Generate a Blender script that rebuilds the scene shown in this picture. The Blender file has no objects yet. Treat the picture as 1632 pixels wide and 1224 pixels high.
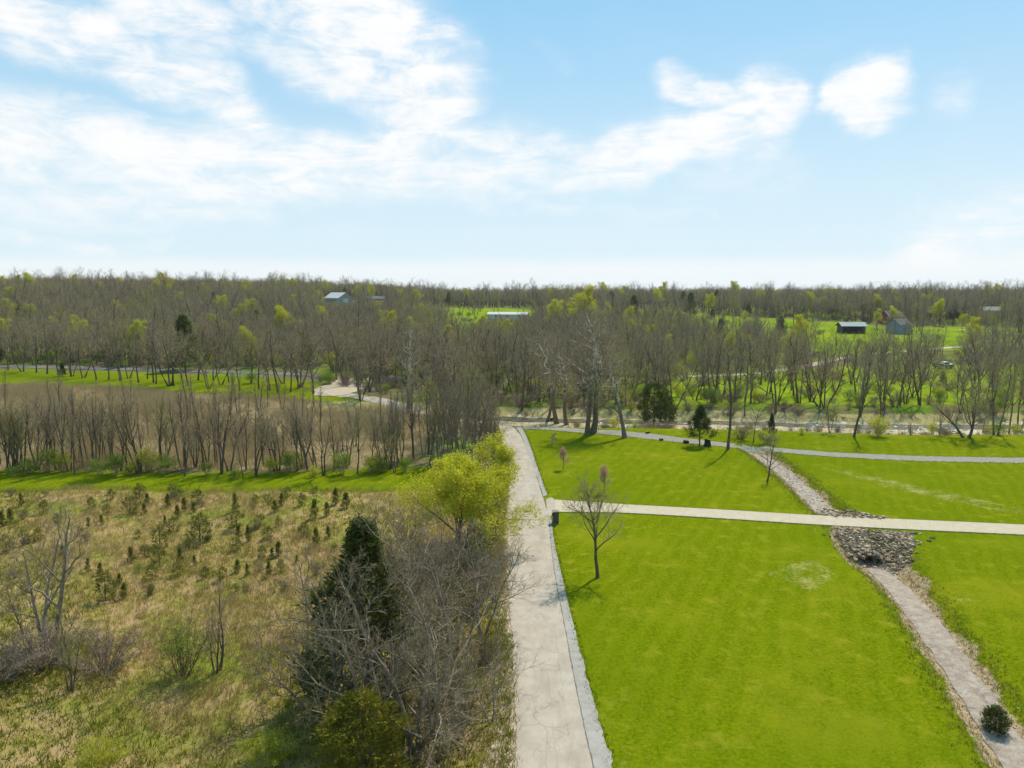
import bpy, math, random
import numpy as np
from mathutils import Vector
R = math.radians
random.seed(7)
RNG = np.random.default_rng(7)
scn = bpy.context.scene
C = scn.collection

# ------------------------------------------------------------------ camera, sky, sun, exposure
CAM_H = 22.0
FPX = 1173.0                      # focal length in photo pixels (1632 wide)
PITCH = math.atan((612 - 462) / FPX)
cam_d = bpy.data.cameras.new('camera'); cam = bpy.data.objects.new('camera', cam_d); C.objects.link(cam)
cam.location = (0, 0, CAM_H); cam.rotation_euler = (math.pi / 2 - PITCH, 0, 0)
cam_d.sensor_width = 36; cam_d.lens = FPX / 1632 * 36; cam_d.clip_end = 9000; cam_d.clip_start = 0.5
scn.camera = cam
SUN_AZ, SUN_EL = R(30), R(54)     # azimuth measured from +Y (view direction) towards +X
sun_d = bpy.data.lights.new('sun', 'SUN'); sun = bpy.data.objects.new('sun', sun_d); C.objects.link(sun)
sun_d.energy = 5.0; sun_d.angle = R(0.53); sun_d.color = (1.0, 0.93, 0.82)
sdir = Vector((math.sin(SUN_AZ) * math.cos(SUN_EL), math.cos(SUN_AZ) * math.cos(SUN_EL), math.sin(SUN_EL)))
sun.rotation_euler = sdir.to_track_quat('Z', 'Y').to_euler(); sun.location = (60, 100, 150)
scn.view_settings.view_transform = 'Standard'; scn.view_settings.look = 'None'
scn.view_settings.gamma = 1; scn.view_settings.use_curve_mapping = False
scn.view_settings.exposure = 0.12

class NT:
    """small wrapper: n(type, {input: value or socket}, attr=...) makes a node and returns it"""
    def __init__(s, tree): s.t = tree
    def n(s, typ, ins=None, **kw):
        nd = s.t.nodes.new(typ)
        for k, v in kw.items(): setattr(nd, k, v)
        for k, v in (ins or {}).items():
            sk = nd.inputs[k]
            if isinstance(v, bpy.types.NodeSocket): s.t.links.new(v, sk)
            elif isinstance(v, bpy.types.Node): s.t.links.new(v.outputs[0], sk)
            else: sk.default_value = v
        return nd
    def m(s, op, a, b=0.0, c=0.0, clamp=False):
        return s.n('ShaderNodeMath', {0: a, 1: b, 2: c}, operation=op, use_clamp=clamp).outputs[0]
    def ss(s, v, a, b, lo=0.0, hi=1.0):
        return s.n('ShaderNodeMapRange', {0: v, 1: a, 2: b, 3: lo, 4: hi}, interpolation_type='SMOOTHSTEP').outputs[0]
    def mix(s, f, a, b):
        nd = s.t.nodes.new('ShaderNodeMix'); nd.data_type = 'RGBA'
        for i, v in ((0, f), (6, a), (7, b)):
            if isinstance(v, bpy.types.NodeSocket): s.t.links.new(v, nd.inputs[i])
            else: nd.inputs[i].default_value = (tuple(v) + (1,))[:4] if i else v
        return nd.outputs[2]
    def noise(s, vec, scale, detail=4, rough=.55, dist=0.0):
        return s.n('ShaderNodeTexNoise', {'Vector': vec, 'Scale': scale, 'Detail': detail, 'Roughness': rough, 'Distortion': dist}).outputs[0]
    def mapv(s, vec, loc=(0, 0, 0), rot=(0, 0, 0), sc=(1, 1, 1)):
        return s.n('ShaderNodeMapping', {0: vec, 1: loc, 2: rot, 3: sc}).outputs[0]

def px_dir(px, py):
    u, v = (px - 816) / FPX, (612 - py) / FPX
    return (u, math.cos(PITCH) + v * math.sin(PITCH), -math.sin(PITCH) + v * math.cos(PITCH))
def px_azel(px, py):
    d = px_dir(px, py)
    return math.atan2(d[0], d[1]), math.atan2(d[2], math.hypot(d[0], d[1]))

def build_world():
    w = bpy.data.worlds.new('World'); scn.world = w; w.use_nodes = True
    t = w.node_tree; t.nodes.clear(); N = NT(t)
    sky = N.n('ShaderNodeTexSky', sky_type='NISHITA', sun_disc=False, sun_elevation=SUN_EL, sun_rotation=SUN_AZ,
              altitude=200, air_density=1.0, dust_density=1.0, ozone_density=2.0)
    g = N.n('ShaderNodeTexCoord').outputs['Generated']
    sep = N.n('ShaderNodeSeparateXYZ', {0: g})
    az = N.m('ARCTAN2', sep.outputs[0], sep.outputs[1]); el = N.m('ARCSINE', sep.outputs[2])
    ae = N.n('ShaderNodeCombineXYZ', {0: az, 1: el, 2: 0.0}).outputs[0]
    # slow warp for wisps, in sky (azimuth, elevation) space
    wn = N.n('ShaderNodeTexNoise', {'Vector': N.mapv(ae, sc=(1, 1.5, 1)), 'Scale': 5.5, 'Detail': 5, 'Roughness': .55})
    wv = N.n('ShaderNodeVectorMath', {0: wn.outputs['Color'], 1: (.5, .5, .5)}, operation='SUBTRACT').outputs[0]
    wv = N.n('ShaderNodeVectorMath', {0: wv, 'Scale': .095}, operation='SCALE').outputs[0]
    q = N.n('ShaderNodeVectorMath', {0: ae, 1: wv}, operation='ADD').outputs[0]
    def stroke(a, b, wid, amp=1.0, soft=.55, coord=q):
        ax, ay = px_azel(*a); bx, by = px_azel(*b); wd = wid / FPX
        dx, dy = bx - ax, by - ay; L2 = max(dx * dx + dy * dy, 1e-9)
        pa = N.n('ShaderNodeVectorMath', {0: coord, 1: (ax, ay, 0)}, operation='SUBTRACT').outputs[0]
        h = N.n('ShaderNodeVectorMath', {0: pa, 1: (dx / L2, dy / L2, 0)}, operation='DOT_PRODUCT').outputs['Value']
        h = N.m('ADD', h, 0.0, clamp=True)
        on = N.n('ShaderNodeVectorMath', {0: (dx, dy, 0), 'Scale': h}, operation='SCALE').outputs[0]
        ds = N.n('ShaderNodeVectorMath', {0: pa, 1: on}, operation='DISTANCE').outputs['Value']
        return N.ss(ds, wd * (1 + soft), wd * (1 - soft), 0, amp)
    S = [((-160, -75), (150, 45), 46, 1.0, .75), ((150, 45), (330, 140), 40, .95, .8), ((330, 140), (440, 235), 30, .85, .9), ((190, -30), (330, 40), 44, .85, .9),
         ((450, -60), (600, 30), 92, 1.0, .6), ((600, 30), (690, 140), 72, 1.0, .6), ((330, 45), (520, 105), 26, .7, 1.0), ((480, 100), (620, 160), 34, .8, .9),
         ((690, 140), (640, 235), 58, .95, .7), ((690, 200), (880, 244), 30, .85, .9), ((700, 60), (730, 150), 40, .8, .9),
         ((-200, 165), (60, 225), 56, .95, .7), ((60, 225), (360, 280), 50, .95, .7), ((330, 270), (640, 268), 46, .95, .7), ((430, 225), (480, 270), 26, .8, .9),
         ((600, 285), (1000, 262), 44, .8, .8), ((0, 300), (420, 320), 34, .6, .9), ((-100, 362), (270, 376), 13, .5, .9),
         ((980, 250), (1130, 215), 46, .95, .6), ((1120, 215), (1230, 170), 52, 1.0, .5), ((1215, 135), (1245, 140), 38, 1.0, .5),
         ((1075, 125), (1150, 150), 28, .95, .6), ((1150, 240), (1240, 205), 34, .8, .8), ((1100, 290), (1250, 270), 40, .35, 1.0),
         ((1345, 140), (1400, 132), 33, .95, .5), ((1365, 165), (1392, 190), 28, .95, .6), ((1490, 165), (1520, 163), 20, .45, 1.0),
         ((1480, 375), (1750, 335), 42, .7, .9), ((760, 330), (1130, 348), 11, .35, .9), ((860, 70), (900, 95), 14, .2, 1.0),
         ((120, 165), (260, 198), 9, .55, .9)]
    dens = None
    for s in S:
        v = stroke(*s)
        dens = v if dens is None else N.m('MAXIMUM', dens, v)
    # fine streaks: noise stretched along the wind
    st = N.noise(N.mapv(ae, rot=(0, 0, R(22)), sc=(1, 4.2, 1)), 7, 8, .62, .9)
    puff = N.noise(N.mapv(ae, rot=(0, 0, R(14)), sc=(1, 1.7, 1)), 20, 8, .62, .5)
    tex = N.m('ADD', N.m('MULTIPLY', st, .85), N.m('MULTIPLY', puff, .62))
    tex = N.ss(tex, .50, .98)
    body = N.m('MULTIPLY', dens, N.m('ADD', .44, N.m('MULTIPLY', tex, .90)))
    # the same thin cirrus everywhere round the sky
    gen = N.noise(N.mapv(ae, loc=(2.3, .7, 0), rot=(0, 0, R(20)), sc=(1, 2.6, 1)), 3.0, 8, .58, .5)
    gen = N.ss(gen, .50, .85, 0, .45)
    side = N.ss(N.m('ABSOLUTE', N.m('SUBTRACT', az, .0)), .55, .85, .35, 1.7)
    cov = N.m('MAXIMUM', N.ss(body, .0, 1.12), N.m('MULTIPLY', gen, side), clamp=True)
    # pale veil near the horizon, all round
    veil = N.ss(el, .40, -.02, 0.0, .84)
    band = N.ss(N.m('ADD', el, N.m('MULTIPLY', N.m('SUBTRACT', st, .5), .018)), .050, .026, 0, .55)
    tint = N.mix(.78, sky.outputs[0], (2.45, 5.35, 7.6))
    c1 = N.mix(veil, tint, (6.6, 7.6, 7.95))
    c2 = N.mix(cov, c1, (8.0, 8.08, 8.1))
    c3 = N.mix(band, c2, (8.1, 8.05, 7.9))
    bg = N.n('ShaderNodeBackground', {0: c3, 1: .114})
    t.links.new(bg.outputs[0], N.n('ShaderNodeOutputWorld').inputs[0])
build_world()
scn.world.cycles.sampling_method = 'MANUAL'; scn.world.cycles.sample_map_resolution = 256
scn.cycles.max_bounces = 5; scn.cycles.diffuse_bounces = 3; scn.cycles.glossy_bounces = 2; scn.cycles.transmission_bounces = 3

# ------------------------------------------------------------------ terrain shape
def sst(a, b, x):
    t = np.clip((np.asarray(x, float) - a) / (b - a), 0, 1); return t * t * (3 - 2 * t)
def flat_px(px, py):              # a pixel on the level valley floor
    d = px_dir(px, py); k = CAM_H / -d[2]; return (d[0] * k, d[1] * k)
def seg_dist(P, path):
    """distance of points P (n,2) to a polyline, and position along it"""
    P = np.asarray(P, float); path = np.asarray(path, float)
    best = np.full(len(P), 1e9); along = np.zeros(len(P)); acc = 0.0
    for a, b in zip(path[:-1], path[1:]):
        ab = b - a; L = np.hypot(*ab); t = np.clip(((P - a) @ ab) / (L * L), 0, 1)
        d = np.hypot(*(P - a - t[:, None] * ab).T); k = d < best
        best[k] = d[k]; along[k] = acc + t[k] * L; acc += L
    return best, along
DITCH = np.array([flat_px(*p) for p in [(1690, 1290), (1600, 1165), (1545, 1085), (1495, 1008), (1446, 940), (1418, 903), (1396, 882),
                                        (1338, 826), (1296, 790), (1264, 761), (1240, 741), (1216, 724), (1196, 713)]])
OUTLET, INLET = DITCH[6], DITCH[7]
CREEK = np.array([flat_px(*p) for p in [(560, 648), (700, 656), (860, 662), (1000, 664), (1200, 667), (1400, 673), (1632, 672), (1950, 668)]])
DRV_TOP = [flat_px(*p) for p in [(884, 797), (940, 801), (1000, 805), (1150, 813), (1300, 822.5), (1450, 829), (1632, 837), (1800, 846)]]
DRV_BOT = [flat_px(*p) for p in [(884, 817), (940, 816.5), (1000, 818), (1150, 827), (1300, 837), (1450, 845), (1632, 853), (1800, 862)]]
DRV_MID = [((a[0] + b[0]) / 2, (a[1] + b[1]) / 2) for a, b in zip(DRV_TOP, DRV_BOT)]
def H(x, y):
    x = np.atleast_1d(np.asarray(x, float)); y = np.atleast_1d(np.asarray(y, float))
    z = np.interp(y, [0, 195, 250, 300, 380, 450, 600, 800, 1200, 9000], [0, 0, 1.6, 4.0, 7.2, 9.0, 9.5, 8, 2, 0])
    z += 7.5 * sst(-30, -200, x) * sst(225, 430, y) * sst(1500, 700, y)
    z += .9 * np.sin(x * .021 + 1) * np.sin(y * .017) * sst(220, 380, y)
    lf = sst(-3.5, -9, x) * sst(84, 76, y) * sst(10, 20, y)
    z += lf * (.22 * np.sin(x * .31 + y * .12) + .16 * np.sin(y * .37 - x * .17 + 2) + .1 * np.sin(x * .83 + 1) * np.sin(y * .71))
    near = y < 150
    if near.any():
        P = np.c_[x[near], y[near]]
        d, al = seg_dist(P, DITCH)
        dm, _ = seg_dist(P, DRV_MID)
        depth = .42 + .95 * np.exp(-(np.hypot(P[:, 0] - OUTLET[0], P[:, 1] - OUTLET[1]) / 6.5) ** 2) + .5 * np.exp(-(np.hypot(P[:, 0] - INLET[0], P[:, 1] - INLET[1]) / 5) ** 2)
        wob = .35 * np.sin(al * 1.1) + .2 * np.sin(al * 2.7 + 1)
        wid = 2.4 + 2.2 * np.exp(-(np.hypot(P[:, 0] - OUTLET[0], P[:, 1] - OUTLET[1]) / 5) ** 2)
        cut = depth * sst(wid + wob * .4, .9, d)
        low = P[:, 1] < np.interp(P[:, 0], [m[0] for m in DRV_MID], [m[1] for m in DRV_MID])
        cut *= np.where(low, sst(1.9, 6.3, dm), sst(1.9, 4.0, dm))          # the driveway crosses on fill
        z2 = z[near] - cut
        dc, al = seg_dist(P, CREEK)
        z2 -= 1.5 * sst(12, 4, dc)
        z2 += .35 * np.exp(-((dc - 15) / 3.5) ** 2) * sst(8, 20, P[:, 0])
        z[near] = z2
    return z
def h1(x, y): return float(H(x, y)[0])
def G(px, py):
    """point of the terrain seen at a photo pixel"""
    d = px_dir(px, py); t = np.concatenate([np.arange(20, 260, .5), np.arange(260, 1500, 3)])
    hz = H(d[0] * t, d[1] * t); rz = CAM_H + d[2] * t
    k = np.argmax(rz < hz)
    if rz[k] >= hz[k]: k = len(t) - 1
    a, b = t[max(k - 1, 0)], t[k]
    for _ in range(14):
        m = (a + b) / 2
        if CAM_H + d[2] * m < h1(d[0] * m, d[1] * m): b = m
        else: a = m
    return np.array([d[0] * b, d[1] * b, h1(d[0] * b, d[1] * b)])
def top_at(px, py, pos):
    """height above pos[2] of the pixel row py at the distance of pos"""
    d = px_dir(px, py); k = pos[1] / d[1]; return CAM_H + d[2] * k - pos[2]

# ------------------------------------------------------------------ mesh and object helpers
def mesh_np(name, V, F, mats, smooth=False, mat_idx=None, attrs=None):
    """V (n,3), F (m,k) with k = 3 or 4"""
    V = np.asarray(V, np.float32); F = np.asarray(F, np.int32)
    me = bpy.data.meshes.new(name); k = F.shape[1]
    me.vertices.add(len(V)); me.vertices.foreach_set('co', V.ravel())
    me.loops.add(F.size); me.loops.foreach_set('vertex_index', F.ravel())
    me.polygons.add(len(F))
    me.polygons.foreach_set('loop_start', np.arange(0, F.size, k, dtype=np.int32))
    me.polygons.foreach_set('loop_total', np.full(len(F), k, np.int32))
    me.polygons.foreach_set('use_smooth', np.full(len(F), bool(smooth)))
    for m in (mats if isinstance(mats, (list, tuple)) else [mats]): me.materials.append(m)
    if mat_idx is not None: me.polygons.foreach_set('material_index', np.asarray(mat_idx, np.int32))
    for nm, A in (attrs or {}).items():
        at = me.color_attributes.new(nm, 'FLOAT_COLOR', 'POINT')
        at.data.foreach_set('color', np.asarray(A, np.float32).ravel())
    me.update(calc_edges=True); me.validate(); return me
def tag(o, label=None, cat=None, group=None, kind=None):
    if label: o['label'] = label
    if cat: o['category'] = cat
    if group: o['group'] = group
    if kind: o['kind'] = kind
    return o
def link(name, me, parent=None, loc=(0, 0, 0)):
    o = bpy.data.objects.new(name, me); C.objects.link(o); o.parent = parent; o.location = loc; return o
def empty(name, loc=(0, 0, 0), rz=0):
    o = bpy.data.objects.new(name, None); C.objects.link(o); o.location = loc; o.rotation_euler = (0, 0, rz)
    o.empty_display_size = .3; return o
class MB:
    """collects boxes, prisms and tubes (quads as triangles) into one mesh"""
    def __init__(s): s.V = []; s.F = []; s.n = 0
    def add(s, V, F):
        s.V.append(np.asarray(V, float)); s.F.append(np.asarray(F, int) + s.n); s.n += len(V); return s
    def box(s, x0, x1, y0, y1, z0, z1, bev=0.0):
        V = np.array([(x, y, z) for z in (z0, z1) for y in (y0, y1) for x in (x0, x1)], float)
        F = [(0, 2, 1), (1, 2, 3), (4, 5, 6), (5, 7, 6), (0, 1, 4), (1, 5, 4), (2, 6, 3), (3, 6, 7), (0, 4, 2), (2, 4, 6), (1, 3, 5), (3, 7, 5)]
        return s.add(V, F)
    def prism(s, prof, x0, x1):
        """closed profile of (y,z) extruded along x"""
        n = len(prof); V = [(x0, p[0], p[1]) for p in prof] + [(x1, p[0], p[1]) for p in prof]
        F = []
        for i in range(n):
            j = (i + 1) % n; F += [(i, j, n + i), (j, n + j, n + i)]
        for i in range(1, n - 1): F += [(0, i + 1, i), (n, n + i, n + i + 1)]
        return s.add(V, F)
    def lathe(s, prof, n=12, c=(0, 0, 0), axis='z'):
        V = []; F = []
        for r, z in prof:
            for k in range(n):
                a = 2 * math.pi * k / n; p = (r * math.cos(a), r * math.sin(a), z)
                if axis == 'x': p = (p[2], p[0], p[1])
                if axis == 'y': p = (p[0], p[2], p[1])
                V.append((p[0] + c[0], p[1] + c[1], p[2] + c[2]))
        for i in range(len(prof) - 1):
            for k in range(n):
                a, b = i * n + k, i * n + (k + 1) % n
                F += [(a, b, a + n), (b, b + n, a + n)]
        return s.add(V, F)
    def mesh(s, name, m, smooth=False): return mesh_np(name, np.concatenate(s.V), np.concatenate(s.F), m, smooth)
    def build(s, name, m, parent=None, smooth=False, loc=(0, 0, 0)): return link(name, s.mesh(name, m, smooth), parent, loc)

def resample(path, step):
    path = np.asarray(path, float); d = np.r_[0, np.cumsum(np.hypot(*np.diff(path, axis=0).T))]
    n = max(2, int(d[-1] / step) + 1); t = np.linspace(0, d[-1], n)
    return np.c_[np.interp(t, d, path[:, 0]), np.interp(t, d, path[:, 1])]
def smooth_path(path, it=2):
    p = np.asarray(path, float)
    for _ in range(it):
        q = np.empty((2 * len(p) - 2, 2)); q[0::2] = p[:-1] * .75 + p[1:] * .25; q[1::2] = p[:-1] * .25 + p[1:] * .75
        p = np.vstack([p[:1], q, p[-1:]])
    return p
def strip(name, left, right, m, off=.03, step=.8, rag_l=0., rag_r=0., across=3, kind='structure', seed=1, thick=0.):
    """a sheet between two edge lines, laid off metres above the terrain"""
    L, Rr = smooth_path(left), smooth_path(right)
    n = max(len(resample(L, step)), len(resample(Rr, step)))
    def rs(p):
        d = np.r_[0, np.cumsum(np.hypot(*np.diff(p, axis=0).T))]; t = np.linspace(0, d[-1], n)
        return np.c_[np.interp(t, d, p[:, 0]), np.interp(t, d, p[:, 1])]
    L, Rr = rs(L), rs(Rr); rg = np.random.default_rng(seed)
    def rag(a): return (np.convolve(rg.normal(size=n + 4), np.ones(3) / 3, 'same')[2:-2] + .5 * rg.normal(size=n)) * a
    W = Rr - L; W /= np.maximum(np.hypot(*W.T), 1e-6)[:, None]
    L = L + W * rag(rag_l)[:, None]; Rr = Rr + W * rag(rag_r)[:, None]
    V = []
    for k in range(across + 1):
        p = L + (Rr - L) * (k / across); V.append(np.c_[p, H(p[:, 0], p[:, 1]) + off])
    V = np.stack(V, 1).reshape(-1, 3); c = across + 1
    i = (np.arange(n - 1)[:, None] * c + np.arange(across)).ravel()
    F = np.c_[i, i + 1, i + 1 + c, i + c]
    o = link(name, mesh_np(name, V, F, m)); tag(o, kind=kind); return o
def offset_path(path, d):
    p = np.asarray(path, float); t = np.gradient(p, axis=0); t /= np.hypot(*t.T)[:, None]
    return p + np.c_[-t[:, 1], t[:, 0]] * d
def band(name, path, width, m, **kw):
    p = resample(smooth_path(path), 2.0); return strip(name, offset_path(p, width / 2), offset_path(p, -width / 2), m, **kw)
def poly_sd(P, poly):
    """signed distance to a polygon, positive inside"""
    P = np.asarray(P, float); poly = np.asarray(poly, float)
    d, _ = seg_dist(P, np.vstack([poly, poly[:1]])); ins = np.zeros(len(P), bool)
    for a, b in zip(poly, np.roll(poly, -1, 0)):
        c = ((a[1] > P[:, 1]) != (b[1] > P[:, 1]))
        with np.errstate(divide='ignore', invalid='ignore'):
            xx = (b[0] - a[0]) * (P[:, 1] - a[1]) / (b[1] - a[1]) + a[0]
        ins ^= c & (P[:, 0] < xx)
    return np.where(ins, d, -d)

# ------------------------------------------------------------------ materials
def new_mat(name):
    m = bpy.data.materials.new(name); m.use_nodes = True; t = m.node_tree; t.nodes.clear(); N = NT(t)
    out = N.n('ShaderNodeOutputMaterial'); return m, N, out
def finish(N, out, col, rough=.9, bump=None, bstr=.3, bdist=.05, spec=.2, transl=0.0, metal=0.0, tcol=None):
    ins = {'Base Color': col, 'Roughness': rough, 'Specular IOR Level': spec, 'Metallic': metal}
    if bump is not None: ins['Normal'] = N.n('ShaderNodeBump', {'Strength': bstr, 'Distance': bdist, 'Height': bump}).outputs[0]
    b = N.n('ShaderNodeBsdfPrincipled', ins); sh = b.outputs[0]
    if transl:
        tr = N.n('ShaderNodeBsdfTranslucent', {0: tcol if tcol is not None else col})
        sh = N.n('ShaderNodeMixShader', {0: transl, 1: sh, 2: tr.outputs[0]}).outputs[0]
    N.t.links.new(sh, out.inputs[0])
def col4(c): return tuple(c) + (1,)
def simple_mat(name, c1, c2, scale=3, rough=.9, bump=.2, spec=.06, metal=0., c3=None, bscale=None):
    m, N, out = new_mat(name); P = N.n('ShaderNodeTexCoord').outputs['Object']
    n = N.noise(P, scale, 6, .6); c = N.mix(N.ss(n, .3, .7), c1, c2)
    if c3: c = N.mix(N.ss(N.noise(P, scale * .23, 4, .6), .5, .68), c, c3)
    finish(N, out, c, rough, N.noise(P, bscale or scale * 3, 5), bump, .03, spec, metal=metal); return m
def bark_mat(name, c1, c2, pale=None):
    """bark that varies from tree to tree; pale = colour of the bleached upper limbs (sycamore)"""
    m, N, out = new_mat(name); tc = N.n('ShaderNodeTexCoord'); P = tc.outputs['Object']
    rnd = N.n('ShaderNodeObjectInfo').outputs['Random']
    n = N.noise(N.mapv(P, sc=(1, 1, .35)), 5, 5, .65)
    c = N.mix(N.ss(n, .3, .7), c1, c2)
    c = N.mix(N.m('MULTIPLY', rnd, .35), c, tuple(x * 1.45 for x in c2))
    if name == 'twig':           # some crowns flush olive, some russet
        c = N.mix(N.ss(N.m('FRACT', N.m('MULTIPLY', rnd, 7.31)), .55, .95, 0, .5), c, (.35, .33, .08))
        c = N.mix(N.ss(N.m('FRACT', N.m('MULTIPLY', rnd, 3.77)), .70, 1.0, 0, .45), c, (.40, .25, .14))
    if pale:
        z = N.n('ShaderNodeSeparateXYZ', {0: P}).outputs[2]
        blotch = N.noise(P, 1.6, 5, .65)
        f = N.m('MULTIPLY', N.ss(z, 4.0, 9.0), N.ss(blotch, .42, .58)); c = N.mix(f, c, pale)
    finish(N, out, c, .95, n, .5, .04, .1); return m
def leaf_mat(name, c1, c2, transl=.45, c3=None, obj_var=.3):
    m, N, out = new_mat(name)
    isl = N.n('ShaderNodeNewGeometry').outputs['Random Per Island']; rnd = N.n('ShaderNodeObjectInfo').outputs['Random']
    c = N.mix(isl, c1, c2)
    if c3: c = N.mix(N.ss(isl, .8, 1.0), c, c3)
    c = N.mix(N.m('MULTIPLY', rnd, obj_var), c, tuple(x * .6 for x in c1))
    finish(N, out, c, .75, None, spec=.15, transl=transl); return m

M = {}
M['bark'] = bark_mat('bark', (.060, .045, .029), (.145, .112, .075))
M['bark_grey'] = bark_mat('bark_grey', (.12, .092, .060), (.30, .245, .175))
M['bark_syc'] = bark_mat('bark_syc', (.085, .064, .042), (.19, .150, .104), (.62, .55, .43))
M['twig'] = bark_mat('twig', (.215, .162, .096), (.36, .283, .178))
M['twig_grey'] = bark_mat('twig_grey', (.125, .088, .052), (.285, .215, .138))
M['twig_red'] = bark_mat('twig_red', (.16, .085, .07), (.28, .17, .14))
M['leaf_spring'] = leaf_mat('leaf_spring', (.42, .43, .018), (.56, .54, .035), .55)
M['leaf_yellow'] = leaf_mat('leaf_yellow', (.42, .42, .02), (.52, .46, .03), .5)
M['leaf_green'] = leaf_mat('leaf_green', (.16, .25, .015), (.26, .35, .025), .5)
M['leaf_bud'] = leaf_mat('leaf_bud', (.24, .24, .05), (.34, .30, .09), .45)
M['leaf_pink'] = leaf_mat('leaf_pink', (.44, .20, .25), (.42, .26, .22), .4)
M['leaf_redbrown'] = leaf_mat('leaf_redbrown', (.46, .28, .20), (.55, .37, .26), .45)
M['cedar'] = leaf_mat('cedar', (.062, .084, .015), (.110, .128, .023), .3, (.18, .165, .03))
M['cedar_olive'] = leaf_mat('cedar_olive', (.16, .155, .014), (.26, .225, .022), .3)
M['cedar_young'] = leaf_mat('cedar_young', (.120, .138, .016), (.215, .205, .028), .4, (.33, .25, .07), .5)
M['straw'] = leaf_mat('straw', (.40, .275, .115), (.27, .215, .045), .35, (.50, .37, .19))
M['rough_grass'] = leaf_mat('rough_grass', (.19, .20, .018), (.31, .285, .04), .4, (.42, .33, .13))
M['green_grass'] = leaf_mat('green_grass', (.108, .142, .0015), (.205, .220, .005), .35, (.34, .29, .04))
M['bramble'] = leaf_mat('bramble', (.20, .15, .105), (.33, .25, .18), .15, (.38, .26, .20))
M['thicket'] = leaf_mat('thicket', (.33, .255, .125), (.44, .340, .170), .25, (.46, .32, .19))

def ground_mat():
    m, N, out = new_mat('ground'); P = N.n('ShaderNodeTexCoord').outputs['Object']
    a = N.n('ShaderNodeAttribute', attribute_name='m1'); b = N.n('ShaderNodeAttribute', attribute_name='m2')
    sa = N.n('ShaderNodeSeparateColor', {0: a.outputs['Color']}); sb = N.n('ShaderNodeSeparateColor', {0: b.outputs['Color']})
    lawn, rough, brush = sa.outputs[0], sa.outputs[1], sa.outputs[2]; dirt, field, tan = sb.outputs[0], sb.outputs[1], sb.outputs[2]
    nb = N.noise(P, .09, 5, .6); nm = N.noise(P, .55, 5, .62); nf = N.noise(P, 3.2, 5, .65); nff = N.noise(P, 11, 4, .7)
    edge = N.m('MULTIPLY', N.m('SUBTRACT', N.m('ADD', N.m('MULTIPLY', nm, .5), N.m('MULTIPLY', nf, .5)), .5), 1.1)
    def msk(v): return N.ss(N.m('ADD', v, edge), .42, .58)
    # woodland floor
    c = N.mix(N.ss(nm, .35, .65), (.115, .085, .050), (.16, .125, .075))
    c = N.mix(N.ss(nb, .42, .60), c, N.mix(nf, (.09, .15, .015), (.15, .21, .02)))
    # brush floor
    c = N.mix(msk(brush), c, N.mix(N.ss(nm, .35, .65), (.20, .150, .075), (.27, .205, .105)))
    # rough grass
    rc = N.mix(N.ss(nf, .35, .65), (.17, .155, .028), (.28, .21, .070))
    rc = N.mix(N.ss(nm, .44, .60), rc, (.33, .225, .105)); rc = N.mix(N.ss(nb, .50, .66), rc, N.mix(nf, (.12, .17, .015), (.21, .23, .03)))
    rc = N.mix(N.ss(nff, .62, .75), rc, (.14, .115, .04))
    c = N.mix(msk(rough), c, rc)
    # far pasture
    c = N.mix(msk(field), c, N.mix(N.ss(nb, .35, .65), (.13, .20, .008), (.21, .26, .014)))
    # mown lawn: blades, clumps, faint mowing streaks
    ms = N.noise(N.mapv(P, rot=(0, 0, R(18)), sc=(1.6, .12, 1)), 1.1, 3, .5)
    lc = N.mix(N.ss(nff, .3, .7), (.104, .146, .0015), (.155, .196, .0025))
    n5 = N.noise(P, 5.2, 3, .75); lc = N.mix(N.ss(n5, .56, .40, 0, .75), lc, (.062, .100, .001)); lc = N.mix(N.ss(n5, .56, .72, 0, .7), lc, (.255, .252, .010))
    lc = N.mix(N.ss(nf, .42, .70, 0, .6), lc, (.205, .220, .006))
    lc = N.mix(N.ss(nm, .52, .70, 0, .65), lc, (.262, .248, .018)); lc = N.mix(N.ss(ms, .50, .70, 0, .35), lc, (.085, .128, .002))
    lc = N.mix(N.ss(nb, .50, .66, 0, .5), lc, (.225, .226, .010))
    mow = N.n('ShaderNodeTexWave', {'Vector': N.mapv(P, rot=(0, 0, R(24))), 'Scale': .22, 'Distortion': 5.0, 'Detail': 2, 'Detail Scale': .6}, bands_direction='X').outputs[1]
    lc = N.mix(N.ss(mow, .35, .9, 0, .20), lc, (.215, .228, .008))
    lc = N.mix(N.ss(N.noise(P, .035, 3, .6), .42, .62, 0, .35), lc, (.095, .150, .002))
    lc = N.n('ShaderNodeHueSaturation', {'Hue': .5, 'Saturation': 1.0, 'Value': .92, 'Color': lc}).outputs[0]
    c = N.mix(msk(lawn), c, lc)
    straw = N.mix(nf, (.30, .26, .09), (.40, .34, .17))
    c = N.mix(N.ss(N.m('ADD', tan, N.m('MULTIPLY', edge, 1.1)), .38, .75, 0, .85), c, straw)
    dc = N.mix(N.ss(nf, .3, .7), (.24, .165, .095), (.42, .315, .205)); dc = N.mix(N.ss(nff, .58, .7), dc, (.13, .085, .05))
    c = N.mix(msk(dirt), c, dc)
    bmp = N.m('ADD', N.m('MULTIPLY', nf, .6), N.m('MULTIPLY', nff, .5))
    finish(N, out, c, 1.0, bmp, .7, .10, .0); return m
M['ground'] = ground_mat()

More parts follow.
